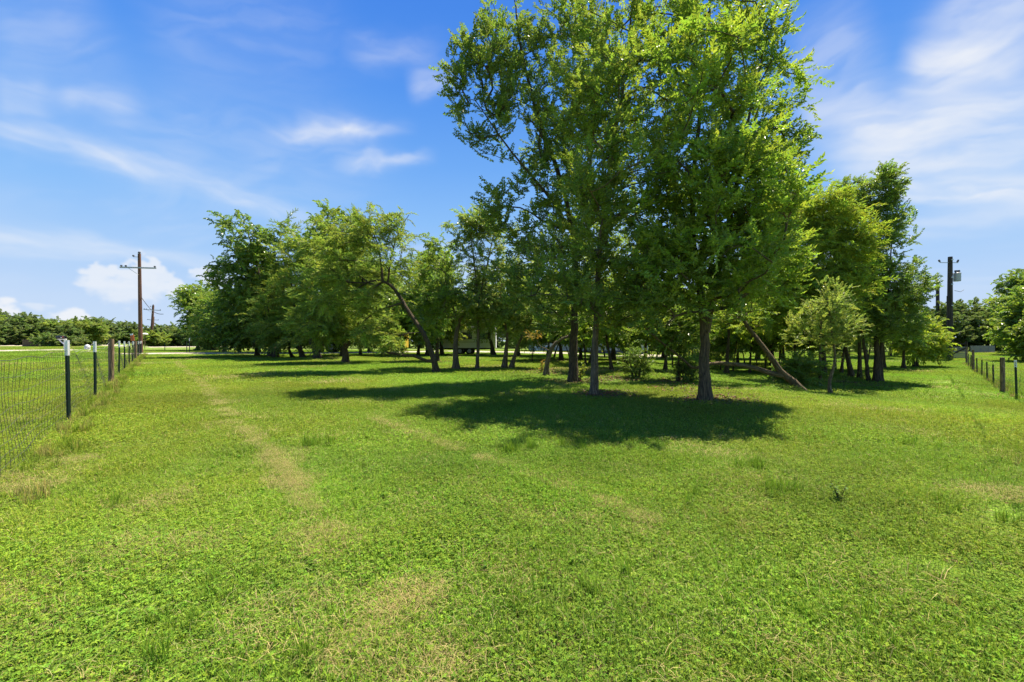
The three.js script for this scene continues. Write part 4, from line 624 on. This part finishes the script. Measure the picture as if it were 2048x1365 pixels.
{ const T = new Tube(), a = P(141, 660, 170), b = P(470, 664, 150), p = []; for (let i = 0; i <= 14; i++) { const t = i / 14; p.push(a.clone().lerp(b, t).add(V(0, -1.2 * Math.sin(Math.PI * t), 0))); } T.add(p, p.map(() => 0.05), 5); const o = mesh('power_line', T.geo(), M.galv, scene); tag(o, 'thin grey overhead line strung across the distant trees at left', 'cable'); }

// ---------------------------------------------------------------- things by the road
{ const b = GD(129.5, 38), o = thing('mailbox', b, 'black mailbox on a white braced post behind the first fence post', 'mailbox');
  mesh('post', box(0.12, 1.35, 0.12, 0, 0.55, 0), M.white, o); const arm = mesh('arm', box(0.75, 0.09, 0.1, -0.26, 1.0, 0), M.white, o); const br = box(0.06, 0.6, 0.08); br.rotateZ(0.85); br.translate(-0.26, 0.72, 0); mesh('brace', br, M.white, arm);
  const s = new THREE.Shape(); s.moveTo(-0.13, 0); s.lineTo(0.13, 0); s.lineTo(0.13, 0.14); s.absarc(0, 0.14, 0.13, 0, Math.PI, false); s.lineTo(-0.13, 0); const g = new THREE.ExtrudeGeometry(s, { depth: 0.78, bevelEnabled: false }); g.rotateY(Math.PI / 2); g.translate(-0.72, 1.05, 0); const bx = mesh('box', g, M.black, o); mesh('plate', box(0.12, 0.06, 0.01, -0.2, 1.15, 0.136), M.white, bx); mesh('flag', box(0.02, 0.18, 0.02, -0.05, 1.2, 0.14), M.orange, bx); }
{ const b = GD(174, 42), o = thing('utility_pedestal', b, 'pale rounded utility cover on the verge between the first two fence posts', 'utility box'); const g = new THREE.SphereGeometry(0.26, 16, 12); g.scale(1, 1.15, 0.8); g.translate(0, 0.3, 0); mesh('cover', g, M.offwhite, o); mesh('base', cyl(0.24, 0.22, 0.3, 14), M.offwhite, o); }
{ const b = GD(268, 52), o = thing('road_sign', b, 'orange and white marker leaning beside the far fence posts', 'sign'); mesh('stake', cyl(0.04, 0.04, 1.7, 8), M.postWood, o); const p = mesh('panel', box(0.42, 0.75, 0.04, 0, 1.7, 0.04), M.orange, o); p.rotation.z = 0.12; mesh('white_band', box(0.34, 0.2, 0.05, -0.05, 2.12, 0.04), M.white, p); }
{ const b = GD(289, 70), o = thing('security_light', b, 'pale dish lamp on a thin post right of the tall pole', 'lamp post'); mesh('post', cyl(0.05, 0.04, 2.4, 8), M.postWood, o); const g = new THREE.SphereGeometry(0.36, 16, 8, 0, Math.PI * 2, 0, Math.PI / 2); g.scale(1.2, 0.6, 1.2); g.translate(0, 2.4, 0); mesh('shade', g, M.white, o); }
function boardFence(px0, px1, d, h, m, label, n) { const a = GD(px0, d), b = GD(px1, d), o = thing('board_fence', a, label, 'fence'), len = a.distanceTo(b), w = len / n, r = rng(n); for (let i = 0; i < n; i++) { const q = mesh('board', boardGeo, m, o); const t = (i + 0.5) / n; q.position.copy(b).sub(a).multiplyScalar(t).add(V(0, h / 2 - 0.05, rr(-0.015, 0.015, r))); q.scale.set(w * 0.96, h * rr(0.96, 1.04, r), 0.05); } for (const y of [0.3, 0.85]) { const q = mesh('rail', boardGeo, m, o); q.position.set((b.x - a.x) / 2, h * y, -0.07); q.scale.set(len, 0.1, 0.06); } return o; }
const boardGeo = box(1, 1, 1);
boardFence(44, 82, 66, 1.15, M.brownBoard, 'low brown board fence in front of the left wood', 24);
boardFence(1942, 1990, 58, 1.0, M.greyBoard, 'blue grey board fence below the wood at right', 30);
{ const b = GD(115, 78), o = thing('shed', b, 'low dark shed under the trees behind the mailbox', 'shed'); mesh('wall', box(3.4, 1.5, 3, 0, 0.75, 0), M.darkRoof, o); const s = new THREE.Shape([new THREE.Vector2(-2, 0), new THREE.Vector2(2, 0), new THREE.Vector2(1.4, 0.5), new THREE.Vector2(-1.4, 0.5)]); mesh('roof', new THREE.ExtrudeGeometry(s, { depth: 3.5, bevelEnabled: false }).translate(0, 1.503, -1.75), M.darkRoof, o); mesh('door', box(0.8, 1.25, 0.06, 0.5, 0.62, 1.52), M.black, o); }

// the wheel, shared by what is parked behind the grove
function wheel(parent, x, y, z, r, w) { const t = mesh('tyre', new THREE.TorusGeometry(r * 0.72, r * 0.28, 10, 22).scale(1, 1, w / (r * 0.56)).translate(x, y, z), M.rubber, parent); mesh('rim', new THREE.CylinderGeometry(r * 0.5, r * 0.5, w * 0.6, 18).rotateX(Math.PI / 2).translate(x, y, z), M.galv, t); return t; }
{ const b = GD(930, 40), o = thing('travel_trailer', b, 'white trailer parked in the shade behind the grove', 'trailer');
  const s = new THREE.Shape(); const w = 2.85; s.moveTo(-w, 0.68); s.lineTo(w, 0.68); s.lineTo(w, 2.3); s.quadraticCurveTo(w, 2.6, w - 0.3, 2.6); s.lineTo(-w + 0.5, 2.6); s.quadraticCurveTo(-w, 2.5, -w, 1.9); s.closePath();
  const body = mesh('body', new THREE.ExtrudeGeometry(s, { depth: 2.3, bevelEnabled: true, bevelSize: 0.04, bevelThickness: 0.04, bevelSegments: 2 }).translate(0, 0, -2.3), M.white, o);
  for (const x of [-1.7, 0.2, 1.8]) { const f = mesh('window', box(0.9, 0.6, 0.05, x, 1.8, 0.05), M.glass, body); mesh('frame', mergeGeometries([box(1.0, 0.05, 0.06, x, 2.12, 0.06), box(1.0, 0.05, 0.06, x, 1.48, 0.06)]), M.galv, f); }
  mesh('stripe', box(5.5, 0.1, 0.02, 0, 1.2, 0.055), M.offwhite, body); mesh('chassis', box(5.4, 0.16, 1.8, 0, 0.58, -1.1), M.black, o); for (const x of [-0.5, 0.4]) for (const z of [-0.1, -2.1]) wheel(o, x, 0.36, z, 0.36, 0.2); mesh('hitch', box(1.0, 0.1, 0.14, -3.3, 0.5, -1.1), M.black, o); for (const x of [-2.4, 2.4]) mesh('jack', cyl(0.05, 0.05, 0.6, 8).translate(x, 0, -0.3), M.black, o); }
{ const b = GD(786, 56), o = thing('yellow_bus', b, 'mustard yellow bus body parked beyond the drive behind the arching tree', 'bus');
  const s = new THREE.Shape(); s.moveTo(-1.5, 0.5); s.lineTo(1.5, 0.5); s.lineTo(1.5, 2.2); s.quadraticCurveTo(1.5, 2.6, 1.2, 2.6); s.lineTo(-1.3, 2.6); s.quadraticCurveTo(-1.5, 2.6, -1.5, 2.2); s.closePath();
  const body = mesh('body', new THREE.ExtrudeGeometry(s, { depth: 2, bevelEnabled: true, bevelSize: 0.05, bevelThickness: 0.05, bevelSegments: 2 }).translate(0, 0, -2), M.yellow, o);
  mesh('windscreen', box(2.1, 0.75, 0.05, 0, 1.9, 0.07), M.glass, body); mesh('bonnet', new THREE.BoxGeometry(1.5, 0.8, 1.1).translate(0, 0.95, 0.62), M.yellow, body); mesh('bumper', box(2.4, 0.2, 0.15, 0, 0.55, 1.25), M.black, o);
  for (const x of [-0.6, 0.6]) mesh('headlight', new THREE.CylinderGeometry(0.12, 0.12, 0.06, 14).rotateX(Math.PI / 2).translate(x, 0.98, 1.19), M.white, body); for (const x of [-1.1, 1.1]) { wheel(o, x, 0.42, 0.6, 0.42, 0.22).rotation.y = 0; wheel(o, x, 0.42, -1.5, 0.42, 0.22); } }
{ const b = GD(654, 48), o = thing('tractor', b, 'dark tractor parked behind the slanting black stems at left', 'tractor');
  mesh('bonnet', box(1.4, 0.55, 0.6, -0.5, 0.95, 0), M.black, o); mesh('cab', mergeGeometries([box(0.08, 1.1, 0.08, 0.3, 1.5, 0.4), box(0.08, 1.1, 0.08, 1.0, 1.5, 0.4), box(0.08, 1.1, 0.08, 0.3, 1.5, -0.4), box(0.08, 1.1, 0.08, 1.0, 1.5, -0.4)]), M.black, o); mesh('canopy', box(1.1, 0.08, 1.1, 0.65, 2.08, 0), M.black, o); mesh('seat', mergeGeometries([box(0.4, 0.1, 0.45, 0.75, 1.15, 0), box(0.08, 0.4, 0.45, 0.95, 1.4, 0)]), M.rubber, o);
  for (const z of [-0.6, 0.6]) { wheel(o, 0.7, 0.65, z, 0.65, 0.32); wheel(o, -0.95, 0.38, z, 0.38, 0.2); } mesh('exhaust', cyl(0.04, 0.04, 0.7, 8).translate(-0.6, 1.22, 0.1), M.black, o); mesh('fender', box(0.9, 0.06, 0.36, 0.7, 1.34, 0.6), M.black, o); }
{ const b = GD(1178, 54), o = thing('manufactured_house', b, 'long pale grey house with white roof edge behind the grove', 'house'), w = 15, hw = w / 2;
  const wall = mesh('wall', box(w, 2.5, 4.5, 0, 1.55, -2.25), M.offwhite, o); for (let i = 0; i < 11; i++) mesh('siding_board', sidingGeo(w), i % 2 ? M.offwhite : M.white, wall).position.set(0, 0.45 + i * 0.215, 0.012);
  mesh('skirting', box(w - 0.1, 0.42, 4.4, 0, 0.1, -2.25), M.greyBoard, o);
  const s = new THREE.Shape([new THREE.Vector2(-2.7, 0), new THREE.Vector2(2.7, 0), new THREE.Vector2(0, 0.75)]); mesh('roof', new THREE.ExtrudeGeometry(s, { depth: w + 0.6, bevelEnabled: false }).rotateY(Math.PI / 2).translate(-hw - 0.3, 2.83, -2.25), M.roofGrey, o); mesh('fascia', box(w + 0.6, 0.18, 0.05, 0, 2.78, 0.48), M.white, o);
  for (const x of [-5.6, -2.6, 2.4, 5.4]) { const f = mesh('window', box(1.1, 0.95, 0.05, x, 1.75, 0.05), M.glass, wall); mesh('frame', mergeGeometries([box(1.25, 0.08, 0.06, x, 2.26, 0.06), box(1.25, 0.08, 0.06, x, 1.24, 0.06), box(0.08, 0.94, 0.06, x - 0.59, 1.75, 0.06), box(0.08, 0.94, 0.06, x + 0.59, 1.75, 0.06), box(0.04, 0.94, 0.06, x, 1.75, 0.06)]), M.white, f); }
  const dr = mesh('door', box(0.95, 2.0, 0.06, 0, 1.4, 0.05), M.white, wall); mesh('handle', new THREE.SphereGeometry(0.04, 8, 6).translate(0.36, 1.35, 0.1), M.galv, dr); }
function sidingGeo(w) { return sidingGeo.g || (sidingGeo.g = box(w + 0.02, 0.2, 0.03)); }
{ const b = GD(1913, 42), o = thing('wooden_gate', b, 'weathered wooden gate at the far end of the right lane', 'gate'); for (const x of [-1.0, 1.0]) mesh('gate_post', woodPost(1.75, 0.1, x), M.poleDark, o).position.x = x; for (let i = 0; i < 6; i++) mesh('plank', boardGeo, M.greyBoard, o).position.set(0, 0.2 + i * 0.19, 0.06); for (const q of o.children) if (q.name === 'plank') q.scale.set(1.95, 0.15, 0.04); mesh('top_rail', box(2.2, 0.1, 0.1, 0, 1.5, 0), M.poleDark, o); const br = box(2.3, 0.12, 0.04); br.rotateZ(0.42); br.translate(0, 0.7, 0.11); mesh('brace', br, M.poleDark, o); }
renderer.render(scene, camera);
